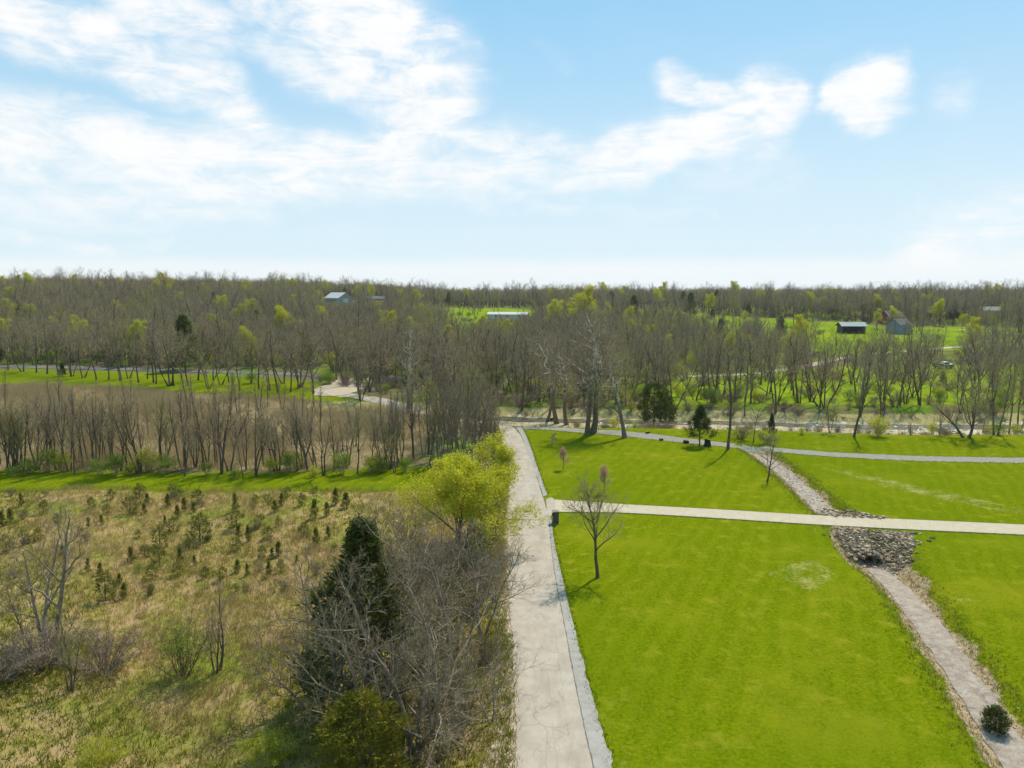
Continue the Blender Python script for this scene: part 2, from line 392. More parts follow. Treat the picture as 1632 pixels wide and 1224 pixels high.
def road_mat():
    m, N, out = new_mat('road'); P = N.n('ShaderNodeTexCoord').outputs['Object']
    w = N.noise(P, .8, 4, .6); w2 = N.noise(P, 4, 4, .6)
    c = N.mix(N.ss(w, .3, .7), (.345, .292, .225), (.405, .350, .278))
    c = N.mix(N.ss(N.noise(N.mapv(P, sc=(1, .25, 1)), .9, 5, .65), .45, .68, 0, .65), c, (.295, .25, .195)); c = N.mix(N.ss(N.noise(P, .5, 5, .65), .58, .72, 0, .6), c, (.42, .365, .285))
    c = N.mix(N.ss(N.noise(P, 30, 3, .7), .55, .75, 0, .5), c, (.27, .235, .20))
    wob = N.n('ShaderNodeTexNoise', {'Vector': P, 'Scale': 1.1, 'Detail': 5, 'Roughness': .65})
    wv = N.n('ShaderNodeVectorMath', {0: wob.outputs['Color'], 'Scale': .5}, operation='SCALE').outputs[0]
    q = N.n('ShaderNodeVectorMath', {0: P, 1: wv}, operation='ADD').outputs[0]
    v1 = N.n('ShaderNodeTexVoronoi', {'Vector': N.mapv(q, sc=(1, .55, 1)), 'Scale': .62}, feature='DISTANCE_TO_EDGE').outputs[0]
    v2 = N.n('ShaderNodeTexVoronoi', {'Vector': q, 'Scale': 1.7}, feature='DISTANCE_TO_EDGE').outputs[0]
    k1 = N.m('MULTIPLY', N.ss(v1, .020, .004), N.ss(N.noise(P, .45, 3), .42, .56))
    k2 = N.m('MULTIPLY', N.ss(v2, .028, .006), N.ss(N.noise(N.mapv(P, loc=(9, 4, 0)), .5, 3), .52, .62))
    k = N.m('MAXIMUM', k1, k2)
    # two long wandering cracks
    x = N.n('ShaderNodeSeparateXYZ', {0: q}).outputs[0]
    for x0 in (2.35, 3.05):
        lk = N.m('MULTIPLY', N.ss(N.m('ABSOLUTE', N.m('SUBTRACT', x, x0)), .028, .008), N.ss(N.noise(N.mapv(P, loc=(x0, 0, 0)), .3, 3), .40, .52))
        k = N.m('MAXIMUM', k, lk)
    c = N.mix(N.m('MULTIPLY', k, .42), c, (.17, .15, .13))
    finish(N, out, c, .95, N.noise(P, 40, 3), .2, .01, .05); return m
M['road'] = road_mat()
M['shoulder'] = simple_mat('shoulder', (.265, .248, .212), (.32, .30, .26), 2.5, .9, .2, c3=(.34, .315, .275), bscale=40)
M['seam'] = simple_mat('seam', (.10, .09, .08), (.20, .18, .16), 3, .95)
M['concrete'] = simple_mat('concrete', (.385, .33, .235), (.44, .38, .275), 1.2, .9, .12, bscale=30, c3=(.41, .345, .24))
M['gravel_lane'] = simple_mat('gravel_lane', (.20, .19, .15), (.275, .26, .21), 2.0, .95, .5, c3=(.23, .22, .15), bscale=18)
M['gravel_pale'] = simple_mat('gravel_pale', (.34, .275, .19), (.43, .36, .265), .8, .95, .5, c3=(.38, .31, .20), bscale=9)
M['far_road'] = simple_mat('far_road', (.125, .115, .10), (.175, .16, .14), .5, .9, .1)
M['verge'] = simple_mat('verge', (.30, .22, .145), (.50, .41, .31), 2.2, .95, .8, c3=(.17, .12, .08), bscale=9)
def bed_mat():
    m, N, out = new_mat('ditch_bed'); P = N.n('ShaderNodeTexCoord').outputs['Object']
    n = N.noise(P, 1.3, 6, .65); nf = N.noise(P, 7, 6, .7)
    v = N.n('ShaderNodeTexVoronoi', {'Vector': P, 'Scale': 3.2}, feature='F1')
    c = N.mix(N.ss(n, .35, .65), (.255, .198, .150), (.355, .290, .222))
    c = N.mix(N.ss(v.outputs['Color'], .3, .9, 0, .45), c, (.42, .375, .325)); c = N.mix(N.ss(nf, .52, .70, 0, .8), c, (.15, .118, .095))
    finish(N, out, c, .95, nf, .9, .08, .08); return m
M['bed'] = bed_mat()
def stone_mat(name, c1, c2, c3):
    m, N, out = new_mat(name); P = N.n('ShaderNodeTexCoord').outputs['Object']
    isl = N.n('ShaderNodeNewGeometry').outputs['Random Per Island']
    c = N.mix(N.ss(isl, 0, 1), c1, c2); c = N.mix(N.ss(isl, .6, .62), c, c3); c = N.mix(N.ss(N.noise(P, 6, 4), .5, .7, 0, .4), c, c1)
    finish(N, out, c, .9, N.noise(P, 12, 4), .4, .02, .05); return m
M['riprap'] = stone_mat('riprap', (.14, .100, .068), (.30, .228, .158), (.42, .33, .225))
M['creek_stone'] = stone_mat('creek_stone', (.42, .37, .29), (.62, .56, .46), (.70, .66, .57))
M['ditch_stone'] = stone_mat('ditch_stone', (.20, .152, .115), (.34, .278, .215), (.44, .375, .30))
M['creek_bed'] = simple_mat('creek_bed', (.34, .265, .150), (.46, .38, .24), .55, .95, .8, c3=(.52, .47, .37), bscale=3)
def water_mat():
    m, N, out = new_mat('water'); P = N.n('ShaderNodeTexCoord').outputs['Object']
    c = N.mix(N.noise(P, .4, 3), (.16, .14, .09), (.10, .10, .07))
    finish(N, out, c, .18, N.noise(P, 2.5, 4), .35, .05, .5); return m
M['water'] = water_mat()

# ------------------------------------------------------------------ regions of the ground (world polygons)
def fp(*pts): return np.array([flat_px(*p) for p in pts])
def gp(*pts): return np.array([G(*p)[:2] for p in pts])
R_L = fp((822, 1320), (822, 1224), (820, 1080), (812, 960), (808, 880), (812, 800), (809, 760), (802, 710), (796, 680), (786, 668), (760, 659.5), (725, 652.5), (680, 645), (630, 637.5), (585, 631), (545, 625), (505, 618))
R_R = fp((968, 1320), (945, 1224), (918, 1100), (900, 1000), (884, 920), (878, 870), (874, 820), (864, 790), (852, 750), (840, 716), (828, 690), (812, 675), (780, 665), (735, 657.5), (690, 650.5), (635, 643.5), (595, 637.5), (550, 633), (500, 630))
SH_R = fp((1010, 1320), (978, 1224), (940, 1100), (915, 1000), (896, 920), (884, 870), (879, 830))
SH2_L = fp((866, 792), (852, 750), (840, 716), (830, 692), (822, 682)); SH2_R = fp((872, 790), (858, 750), (847, 716), (838, 692), (830, 680))
LAWN = np.vstack([fp((985, 1320), (960, 1224), (930, 1100), (908, 1000), (888, 920), (880, 870), (870, 800), (855, 750), (836, 695), (800, 670), (830, 664), (900, 670), (1000, 677), (1100, 680), (1200, 684), (1300, 695), (1632, 695), (2100, 690)), [[150, 15]]])
MOW = fp((-420, 748), (0, 750), (300, 754), (500, 752), (690, 744), (700, 782), (560, 784), (300, 783), (0, 785), (-420, 785))
STRIP2 = gp((-200, 590), (0, 590), (160, 593), (330, 598), (480, 606), (515, 616), (640, 642), (760, 664), (730, 676), (600, 648), (480, 636), (330, 628), (160, 618), (0, 612), (-200, 616))
ROUGH = fp((-700, 778), (0, 778), (300, 776), (560, 776), (690, 775), (800, 790), (806, 900), (812, 1000), (815, 1320), (-900, 1320))
BRUSH = gp((-300, 618), (0, 614), (200, 620), (480, 640), (600, 650), (690, 672), (690, 700), (640, 742), (300, 750), (0, 748), (-300, 748))
FIELD_A = gp((600, 493), (690, 489), (800, 491), (880, 497), (860, 520), (800, 540), (730, 560), (700, 520), (640, 505))
FIELD_B = gp((990, 496), (1050, 492), (1150, 504), (1250, 508), (1330, 513), (1420, 520), (1500, 520), (1640, 523), (1900, 520), (1900, 560), (1640, 552), (1480, 560), (1330, 566), (1270, 556), (1200, 541), (1100, 525), (1010, 514))
FLOOR_R = gp((1000, 640), (1060, 596), (1250, 586), (1440, 578), (1640, 584), (1950, 580), (1950, 648), (1640, 650), (1300, 650), (1120, 652), (1000, 652))
TAN = [(fp((1205, 912), (1300, 880), (1345, 915), (1300, 955), (1240, 930)), .46), (fp((1290, 742), (1370, 752), (1450, 768), (1560, 792), (1640, 812), (1640, 826), (1500, 800), (1400, 776)), .46),
       (fp((880, 730), (930, 722), (960, 740), (920, 772), (880, 760)), .36), (fp((1500, 950), (1570, 940), (1580, 960), (1510, 966)), .42),
       (fp((960, 1190), (1010, 1180), (1040, 1224), (980, 1260)), .42), (fp((1020, 1000), (1080, 1010), (1060, 1080), (1000, 1060)), .30), (fp((870, 795), (1632, 832), (1632, 838), (870, 801)), .40)]

def build_ground():
    xs = np.concatenate([-np.geomspace(2600, 78, 46)[:-1], np.arange(-78, 86, .42), np.geomspace(86, 2600, 46)])
    ys = np.concatenate([np.arange(-30, 24, 3.), np.arange(24, 142, .42), np.arange(142, 240, 1.0), np.geomspace(240, 4500, 90)])
    X, Y = np.meshgrid(xs, ys); P = np.c_[X.ravel(), Y.ravel()]
    Z = H(P[:, 0], P[:, 1]); V = np.c_[P, Z]
    nx, ny = len(xs), len(ys); i = (np.arange(ny - 1)[:, None] * nx + np.arange(nx - 1)).ravel()
    F = np.c_[i, i + 1, i + 1 + nx, i + nx]
    def msk(poly, w): return np.clip(.5 + poly_sd(P, poly) / (2 * w), 0, 1)
    lawn = np.maximum(np.maximum(msk(LAWN, .5), msk(MOW, 1.6)), msk(STRIP2, 2))
    dd, _ = seg_dist(P, DITCH); wid = 1.45 + .45 * np.sin(P[:, 1] * .9) * np.sin(P[:, 0] * 1.3 + 1) + 1.5 * np.exp(-(np.hypot(P[:, 0] - OUTLET[0], P[:, 1] - OUTLET[1]) / 5) ** 2)
    dm, _ = seg_dist(P, DRV_MID); dirt = np.clip(.5 + (wid - dd) / 1.6, 0, 1) * (P[:, 1] < 110)
    dr, _ = seg_dist(P, (R_L)[:9]); dirt = np.maximum(dirt, np.clip(.72 - np.abs(dr) / 1.6, 0, 1) * (P[:, 1] < 50))
    rough = msk(ROUGH, 1.2); brush = msk(BRUSH, 3)
    field = np.maximum(np.maximum(msk(FIELD_A, 6), msk(FIELD_B, 6)), .62 * msk(FLOOR_R, 5))
    tan = np.zeros(len(P))
    for poly, k in TAN: tan = np.maximum(tan, k * np.clip((poly_sd(P, poly) + .8) / 1.6, 0, 1))
    dc, _ = seg_dist(P, CREEK); tan = np.maximum(tan, .85 * sst(11.5, 8.5, dc))
    one = np.ones(len(P))
    me = mesh_np('ground', V, F, M['ground'], True, attrs={'m1': np.c_[lawn, rough, brush, one], 'm2': np.c_[dirt, field, tan, one]})
    tag(link('ground', me), kind='structure')
build_ground()

# ------------------------------------------------------------------ roads, drive, lane, ditch, creek
strip('gravel_verge', R_L[:6] - [1.15, 0], R_L[:6] + [.2, 0], M['verge'], off=.012, step=.3, rag_l=.32, rag_r=0, seed=5)
strip('road', R_L, R_R, M['road'], off=.055, step=.35, rag_l=.07, rag_r=.01, across=4, seed=3)
strip('road_shoulder', R_R[:7] + [.03, 0], SH_R, M['shoulder'], off=.045, step=.35, rag_r=.06, seed=4)
strip('road_shoulder', SH2_L, SH2_R, M['shoulder'], off=.062, step=.5, rag_l=.05, rag_r=.05, seed=6)
strip('road_seam', R_R[:7] - [.012, 0], R_R[:7] + [.035, 0], M['seam'], off=.066, step=.2, rag_l=.02, rag_r=.02, across=1, seed=9)
# flared mouth of the drive, then concrete slabs
strip('drive_apron', fp((870, 797), (878, 792), (884, 797)), fp((873, 826), (879, 822), (884, 818.5)), M['road'], off=.050, step=.4, seed=2)
def build_drive():
    root = empty('driveway', tuple(G(884, 808))); tag(root, kind='structure')
    def rs(p, n):
        p = smooth_path(p); d = np.r_[0, np.cumsum(np.hypot(*np.diff(p, axis=0).T))]; t = np.linspace(0, d[-1], n)
        return np.c_[np.interp(t, d, p[:, 0]), np.interp(t, d, p[:, 1])]
    n = 26; T, B = rs(DRV_TOP, n), rs(DRV_BOT, n); rg = random.Random(4)
    strip('drive_bed', DRV_TOP, DRV_BOT, M['shoulder'], off=.058, step=1.0, across=2)
    for i in range(n - 1):
        g = .010; a, b, c, d = T[i], T[i + 1], B[i + 1], B[i]
        e = (b - a) / np.hypot(*(b - a)) * g
        q = [d + e, c - e, b - e, a + e]; z = .075 + rg.uniform(-.004, .004); V = []
        for zz in (-.25, z): V += [(p[0], p[1], zz) for p in q]
        F = [(0, 3, 2, 1), (4, 5, 6, 7)] + [(k, (k + 1) % 4, 4 + (k + 1) % 4, 4 + k) for k in range(4)]
        o = link('concrete_slab', mesh_np('concrete_slab', np.array(V) - np.array(root.location), F, M['concrete'])); o.parent = root
build_drive()
LANE = fp((826, 682), (850, 681), (885, 683), (940, 688.5), (1000, 694), (1100, 703.5), (1200, 713.5), (1300, 723), (1400, 728.5), (1500, 732), (1632, 734), (1800, 735))
band('gravel_lane', LANE, 3.1, M['gravel_lane'], off=.03, step=.6, rag_l=.16, rag_r=.16, seed=8)
dp = smooth_path(DITCH[:7], 2); strip('ditch_bed', offset_path(dp, .9), offset_path(dp, -.9), M['bed'], off=.05, step=.9, rag_l=.14, rag_r=.14, across=5, seed=11)
dp2 = smooth_path(DITCH[7:12], 2); strip('ditch_bed', offset_path(dp2, 1.0), offset_path(dp2, -1.0), M['bed'], off=.05, step=.9, rag_l=.18, rag_r=.18, across=5, seed=12)
band('creek_bed', CREEK, 11, M['creek_bed'], off=.10, step=1.2, rag_l=.8, rag_r=.8, across=6, seed=13)
band('creek', offset_path(resample(smooth_path(CREEK), 4), 2.6), 3.6, M['water'], off=.16, step=1.2, rag_l=.5, rag_r=.5, across=3, seed=14)
CROSS = gp((-260, 578), (0, 584), (180, 588), (330, 592), (480, 597), (560, 600.5), (700, 604), (860, 606))
band('crossroad', CROSS, 5.0, M['far_road'], off=.10, step=2, rag_l=.2, rag_r=.2, seed=15)
strip('gravel_junction', gp((492, 622), (520, 615), (536, 607), (540, 600)), gp((530, 632), (560, 628), (590, 616), (600, 604)), M['gravel_pale'], off=.13, step=1, rag_l=.5, rag_r=.5, seed=16)
FAR_LANE = gp((1080, 601), (1180, 598), (1255, 590), (1300, 581), (1340, 571), (1400, 563), (1480, 557), (1560, 551), (1600, 552), (1660, 556))
band('far_lane', FAR_LANE, 3.4, M['gravel_pale'], off=.12, step=2, rag_l=.2, rag_r=.2, seed=17)
band('far_lane', gp((1528, 526), (1570, 528), (1640, 535), (1720, 545)), 3.6, M['gravel_pale'], off=.14, step=2, rag_l=.2, rag_r=.2, seed=18)
band('far_lane', gp((1552, 551), (1563, 545), (1600, 545), (1680, 549)), 3.2, M['gravel_pale'], off=.16, step=2, rag_l=.2, rag_r=.2, seed=19)

# ------------------------------------------------------------------ plant builders
def nrm(v): return v / max(1e-9, float(np.linalg.norm(v)))
UP = np.array([0, 0, 1.0])
def tubes(polys, sides):
    """polys: list of (pts (n,3), radii (n)); every branch becomes a tapered tube"""
    groups = {}
    for p, r in polys: groups.setdefault(len(p), []).append((p, r))
    VV, FF, base = [], [], 0
    for n, lst in groups.items():
        P = np.array([a for a, _ in lst]); Rr = np.array([b for _, b in lst]); m = len(lst)
        T = np.gradient(P, axis=1); T /= np.maximum(np.linalg.norm(T, axis=2, keepdims=True), 1e-9)
        ref = np.where(np.abs(T[..., 2:3]) < .9, np.array([0, 0, 1.]), np.array([1., 0, 0]))
        A = np.cross(T, ref); A /= np.maximum(np.linalg.norm(A, axis=2, keepdims=True), 1e-9); B = np.cross(T, A)
        an = np.arange(sides) * 2 * np.pi / sides
        V = P[:, :, None, :] + Rr[:, :, None, None] * (np.cos(an)[None, None, :, None] * A[:, :, None, :] + np.sin(an)[None, None, :, None] * B[:, :, None, :])
        VV.append(V.reshape(-1, 3))
        i = (np.arange(m)[:, None, None] * n * sides + np.arange(n - 1)[None, :, None] * sides + np.arange(sides)[None, None, :])
        j = (np.arange(m)[:, None, None] * n * sides + np.arange(n - 1)[None, :, None] * sides + ((np.arange(sides) + 1) % sides)[None, None, :])
        FF.append(np.stack([i, j, j + sides, i + sides], -1).reshape(-1, 4) + base); base += m * n * sides
    return np.concatenate(VV), np.concatenate(FF)
def leaves(pts, size, rg, up=.3, per=1, jit=.15, asp=.6):
    """small leaf faces (rhombs) scattered round pts"""
    P = np.repeat(np.asarray(pts, float), per, 0); n = len(P)
    P = P + rg.normal(size=(n, 3)) * jit
    a = rg.normal(size=(n, 3)); a[:, 2] += up; a /= np.linalg.norm(a, axis=1)[:, None]
    b = np.cross(a, rg.normal(size=(n, 3))); b /= np.maximum(np.linalg.norm(b, axis=1)[:, None], 1e-9)
    s = size * rg.uniform(.6, 1.4, (n, 1))
    V = np.stack([P - a * s * .5, P + b * s * asp * .5, P + a * s * .5, P - b * s * asp * .5], 1).reshape(-1, 3)
    return V, np.arange(n * 4).reshape(-1, 4)

class Skel:
    """branch skeleton of a broadleaf tree; H = height, all in metres, base at the origin"""
    def __init__(s, seed, height, stems=1, spread=.5, ang=38, counts=(11, 6, 5, 4), ratios=(.5, .5, .5, .45), clear=.3, r0=None, lean=.1, wob=.16, trop=.10,
                 twig_r=.009, stem_len=.85, ang_stem=16, depth=4):
        s.rg = np.random.default_rng(seed); s.lev = [[] for _ in range(6)]; s.tips = []
        s.c = counts; s.ra = ratios; s.ang = ang; s.wob = wob; s.trop = trop; s.tw = twig_r; s.depth = depth; s.spread = spread
        r0 = r0 or height * .013; rg = s.rg
        for k in range(stems):
            a = rg.uniform(0, 6.28) if stems == 1 else 6.283 * k / stems + rg.uniform(-.5, .5)
            tilt = lean * rg.uniform(.3, 1) if stems == 1 else math.tan(R(ang_stem * rg.uniform(.4, 1.2)))
            d = nrm(np.array([math.cos(a) * tilt, math.sin(a) * tilt, 1]))
            o = np.array([math.cos(a), math.sin(a), 0]) * (.0 if stems == 1 else r0 * 1.1); o[2] = -.25
            s.grow(o, d, height * stem_len * (1 if k == 0 else rg.uniform(.72, 1.0)), r0 * (1 if k == 0 else rg.uniform(.6, .95)), 0, clear)
    def grow(s, p, d, L, r, lev, clear):
        rg = s.rg; n = (9, 6, 4, 3, 3)[min(lev, 4)]; step = L / (n - 1)
        pts = [p]; dirs = [d]
        for i in range(n - 1):
            d = nrm(d + rg.normal(size=3) * s.wob * (.55 if lev == 0 else 1.1) + UP * s.trop * (.6 if lev == 0 else 1.0))
            p = p + d * step; pts.append(p); dirs.append(d)
        t = np.linspace(0, 1, n); end = max(s.tw * .5, r * (.18 if lev < 2 else .35))
        rad = r * (1 - t) ** .9 + end * t
        if lev == 0: rad[0] *= 1.35
        s.lev[lev].append((np.array(pts), rad))
        if lev >= s.depth: s.tips.append(pts[-1]); s.tips.append(pts[1]); return
        cnt = s.c[lev]; cnt = max(1, int(round(cnt * rg.uniform(.8, 1.2))))
        az = rg.uniform(0, 6.28)
        for k in range(cnt):
            tt = clear + (1 - clear) * ((k + rg.uniform(.1, .9)) / cnt) if lev == 0 else .22 + .78 * ((k + rg.uniform(0, 1)) / cnt)
            tt = min(tt, .985); f = tt * (n - 1); i = int(f); q = pts[i] + (pts[min(i + 1, n - 1)] - pts[i]) * (f - i); dd = dirs[i]
            az += 2.4 + rg.normal() * .5
            side = nrm(np.cross(dd, UP if abs(dd[2]) < .95 else np.array([1., 0, 0]))); bi = np.cross(dd, side)
            an = R(s.ang * rg.uniform(.65, 1.35)); out = side * math.cos(az) + bi * math.sin(az)
            cd = nrm(dd * math.cos(an) + out * math.sin(an))
            shape = (1.25 - .85 * tt) if lev == 0 else (1.1 - .5 * tt)
            cl = L * s.ra[lev] * shape * rg.uniform(.7, 1.25) * (2 * s.spread if lev == 0 else 1)
            cr = max(s.tw, min(rad[min(i, n - 1)] * .62, cl * (.020 if lev == 0 else .014)))
            s.grow(q, cd, cl, cr, lev + 1, 0)
    def height(s): return max(float(p[-1][2]) for l in s.lev for p, _ in l)

def tree_parts(sk, trunk_m, twig_m, trunk_lev=2, sides=6, fit=None):
    """meshes of trunk (with limbs) and crown (finer branches), scaled so that the top is at fit metres"""
    k = (fit / sk.height()) if fit else 1.0
    tp = [x for l in sk.lev[:1] for x in l]; lp = [x for l in sk.lev[1:trunk_lev] for x in l]; cp = [x for l in sk.lev[trunk_lev:] for x in l]
    V, F = tubes(tp, sides + 1)
    if lp: V2, F2 = tubes(lp, 4); F = np.vstack([F, F2 + len(V)]); V = np.vstack([V, V2])
    tm = mesh_np('trunk', V * k, F, trunk_m, True)
    V, F = tubes(cp, 3); return tm, (V * k, F), k
def make_proto(sk, trunk_m, twig_m, fit, leaf=None):
    """leaf = (material, size, per tip, jitter, share of tips)"""
    tm, (cv, cf), k = tree_parts(sk, trunk_m, twig_m, fit=fit)
    mats = [twig_m]; mi = np.zeros(len(cf), int)
    if leaf:
        m, size, per, jit, share = leaf; tips = np.array(sk.tips) * k; rg = sk.rg
        tips = tips[rg.random(len(tips)) < share]
        lv, lf = leaves(tips, size, rg, .4, per, jit); cf = np.vstack([cf, lf + len(cv)]); cv = np.vstack([cv, lv]); mats.append(m)
        mi = np.r_[mi, np.ones(len(lf), int)]
    cm = mesh_np('crown', cv, cf, mats, False, mi)
    return {'trunk': tm, 'crown': cm, 'h': fit}
def put(name, proto, pos, height, rz, label, cat, group=None, wide=1.0, tilt=0.0):
    """one plant: an empty at its base with its parts, sharing mesh data between alike plants"""
    k = height / proto['h']; o = empty(name, (pos[0], pos[1], pos[2] - .03), rz); o.scale = (k * wide, k * wide, k)
    if tilt: o.rotation_euler = (tilt * .6, tilt, rz)
    tag(o, label, cat, group)
    for part in ('trunk', 'crown'):
        if part in proto: c = bpy.data.objects.new(part, proto[part]); C.objects.link(c); c.parent = o
    return o
def cedar_proto(seed, h, w, m, n=5200, blade=.34, shape='cone', clear=.06, bare=0.0):
    rg = np.random.default_rng(seed)
    # boughs: points on a cone or egg, each carrying a spray of short scale-leaf shoots
    nb = n // 14; t = rg.random(nb) ** (.75 if shape == 'cone' else .9); z = h * (clear + (1 - clear) * t)
    if shape == 'cone': prof = (1 - t) ** .8 * (1 + .2 * np.sin(t * 17 + seed)) * np.minimum(1, t * 7 + .35)
    else: prof = np.sqrt(np.clip(1 - (2 * t - .85) ** 2 / 1.35, .02, 1)) * (1 + .12 * np.sin(t * 13 + seed))
    a = rg.uniform(0, 6.283, nb); lob = 1 + .22 * np.sin(a * 3 + z * 1.7 / h * 6 + seed) + .12 * np.sin(a * 5 - z * 3 / h + 1)
    rr = w / 2 * prof * lob * (.35 + .65 * rg.random(nb) ** .45)
    Pb = np.c_[np.cos(a) * rr, np.sin(a) * rr, z]
    P = np.repeat(Pb, 14, 0) + rg.normal(size=(nb * 14, 3)) * np.array([.5, .5, .55]) * blade
    ar = np.repeat(a, 14); out = np.c_[np.cos(ar), np.sin(ar), np.full(len(ar), .75)] + rg.normal(size=(len(ar), 3)) * .55
    out /= np.linalg.norm(out, axis=1)[:, None]; sd = np.cross(out, rg.normal(size=out.shape)); sd /= np.maximum(np.linalg.norm(sd, axis=1)[:, None], 1e-9)
    L = blade * rg.uniform(.6, 1.5, (len(P), 1))
    V = np.stack([P - out * L * .3 - sd * L * .14, P - out * L * .3 + sd * L * .14, P + out * L * .7], 1).reshape(-1, 3)
    F = np.arange(len(V)).reshape(-1, 3)
    V[:, 2] = np.maximum(V[:, 2], .02)
    sk = [(np.c_[rg.normal(size=6) * w * .01, rg.normal(size=6) * w * .01, np.linspace(-.15, h * .92, 6)], np.linspace(h * .018 + .02, .012, 6))]
    for k in range(16):
        aa, zz = rg.uniform(0, 6.28), h * rg.uniform(max(clear, .08), .75); ln = w * .36 * (1 - zz / h * .7)
        sk.append((np.array([[0, 0, zz], [math.cos(aa) * ln * .5, math.sin(aa) * ln * .5, zz + ln * .22], [math.cos(aa) * ln, math.sin(aa) * ln, zz + ln * .55]]), np.array([.02, .014, .006]) * (h / 4)))
    tv, tf = tubes(sk, 5)
    return {'trunk': mesh_np('trunk', tv, tf, M['bark'], True), 'crown': mesh_np('crown', V, F, m), 'h': h}
def shrub_proto(seed, h, w, leaf_m, n_stem=16, leaf=.12, per=5, stem_m=None, twigs=7, leafy=1.0):
    """many-stemmed bush: stems, then leafy shoots"""
    rg = np.random.default_rng(seed); st, tw, tips = [], [], []
    for k in range(n_stem):
        a = rg.uniform(0, 6.28); rr = rg.random() ** .6 * w / 2; tipz = h * (1 - .45 * (rr / (w / 2)) ** 2) * rg.uniform(.75, 1.05)
        e = np.array([math.cos(a) * rr, math.sin(a) * rr, tipz]); b = np.array([math.cos(a) * rr * .15, math.sin(a) * rr * .15, -.08])
        m = b * .5 + e * .5 + np.array([0, 0, h * .1]) + rg.normal(size=3) * .06 * h
        pts = np.array([b, (b + m) / 2 + rg.normal(size=3) * .02 * h, m, (m + e) / 2 + rg.normal(size=3) * .03 * h, e]); st.append((pts, np.linspace(.022, .006, 5) * (h / 2.5) ** .5))
        for j in range(twigs):
            t = rg.uniform(.3, 1); f = t * 4; i = min(int(f), 3); q = pts[i] + (pts[i + 1] - pts[i]) * (f - i)
            d = rg.normal(size=3); d[2] = abs(d[2]) * .8 + .2; d = nrm(d) * h * rg.uniform(.12, .28)
            tw.append((np.array([q, q + d * .5 + rg.normal(size=3) * .02 * h, q + d]), np.array([.009, .007, .004]) * (h / 2.5) ** .5)); tips += [q + d * .5, q + d]
    tv, tf = tubes(st, 4); cv, cf = tubes(tw, 3); tips = np.array(tips); mats = [stem_m or M['twig']]; mi = np.zeros(len(cf), int)
    if leafy > 0:
        tp = tips[rg.random(len(tips)) < leafy]; lv, lf = leaves(tp, leaf, rg, .4, per, leaf * 1.1)
        cf = np.vstack([cf, lf + len(cv)]); cv = np.vstack([cv, lv]); mats.append(leaf_m); mi = np.r_[mi, np.ones(len(lf), int)]
    return {'trunk': mesh_np('stems', tv, tf, stem_m or M['twig'], True), 'crown': mesh_np('crown', cv, cf, mats, False, mi), 'h': h}

# prototypes (mesh data shared by all alike plants)
PT = {}
for k in range(6):     # upright woodland trees, narrow
    PT['up%d' % k] = make_proto(Skel(100 + k, 13, stems=1 if k < 4 else 2, spread=.32 + .04 * (k % 3), ang=34, counts=(13, 6, 4, 3), clear=.34, wob=.13, trop=.12, lean=.10, twig_r=.0085), M['bark'], M['twig'], 13)
for k in range(5):     # fuller, rounded crowns
    PT['round%d' % k] = make_proto(Skel(200 + k, 13, stems=1 if k < 3 else 3, spread=.46, ang=42, counts=(12, 7, 4, 3), clear=.26, wob=.16, trop=.09, lean=.1, twig_r=.0085, ang_stem=20), M['bark'], M['twig'], 13)
for k in range(6):     # hedgerow trees: several steep stems
    PT['row%d' % k] = make_proto(Skel(300 + k, 9.5, stems=(1, 2, 3, 2, 4, 1)[k], spread=.40, ang=36, counts=(10, 7, 5, 4), clear=.34, wob=.14, trop=.13, lean=.2, twig_r=.008, ang_stem=15, r0=.125), M['bark'], M['twig'], 9.5)
for k in range(3):     # sycamores: heavy trunk, bleached limbs
    PT['syc%d' % k] = make_proto(Skel(400 + k, 18, stems=1 if k != 1 else 2, spread=.42, ang=48, counts=(18, 8, 5, 4), clear=.26, wob=.2, trop=.08, lean=.05, r0=.40, twig_r=.009, ang_stem=6), M['bark_syc'], M['twig'], 18)
for k in range(3):     # pale grey thin poles of the roadside clump
    PT['pole%d' % k] = make_proto(Skel(500 + k, 9, stems=(3, 4, 2)[k], spread=.30, ang=30, counts=(9, 5, 4, 3), clear=.25, wob=.12, trop=.16, twig_r=.008, ang_stem=12, r0=.08), M['bark_grey'], M['twig_grey'], 9)
for k in range(4):     # the big bare trees by the road, in front
    PT['fore%d' % k] = make_proto(Skel(600 + k, 10, stems=(1, 2, 3, 2)[k], spread=.46, ang=40, counts=(12, 6, 5, 4), clear=.2, wob=.19, trop=.09, lean=.15, twig_r=.005, ang_stem=17, r0=.13), M['bark_grey'], M['twig_grey'], 10)
for k in range(4):     # slim upright stems of the hedgerow
    PT['slim%d' % k] = make_proto(Skel(350 + k, 9.5, stems=1 if k < 3 else 2, spread=.24, ang=30, counts=(13, 6, 4, 3), clear=.30, wob=.11, trop=.16, lean=.1, twig_r=.008, ang_stem=8, r0=.10), M['bark'], M['twig'], 9.5)
PT['lawn0'] = make_proto(Skel(708, 8, stems=1, spread=.50, ang=40, counts=(14, 7, 6, 4), clear=.32, wob=.12, trop=.15, twig_r=.008, r0=.14, lean=.03), M['bark'], M['twig'], 8, (M['leaf_bud'], .06, 1, .08, .7))
PT['lawn1'] = make_proto(Skel(701, 6, stems=1, spread=.42, ang=40, counts=(11, 6, 5, 4), clear=.28, wob=.16, trop=.12, twig_r=.006, r0=.11), M['bark'], M['twig'], 6)
PT['broad'] = make_proto(Skel(702, 8, stems=3, spread=.62, ang=44, counts=(11, 7, 5, 4), clear=.18, wob=.15, trop=.06, twig_r=.010, ang_stem=34, r0=.20), M['bark'], M['twig'], 8, (M['leaf_bud'], .10, 1, .1, .35))
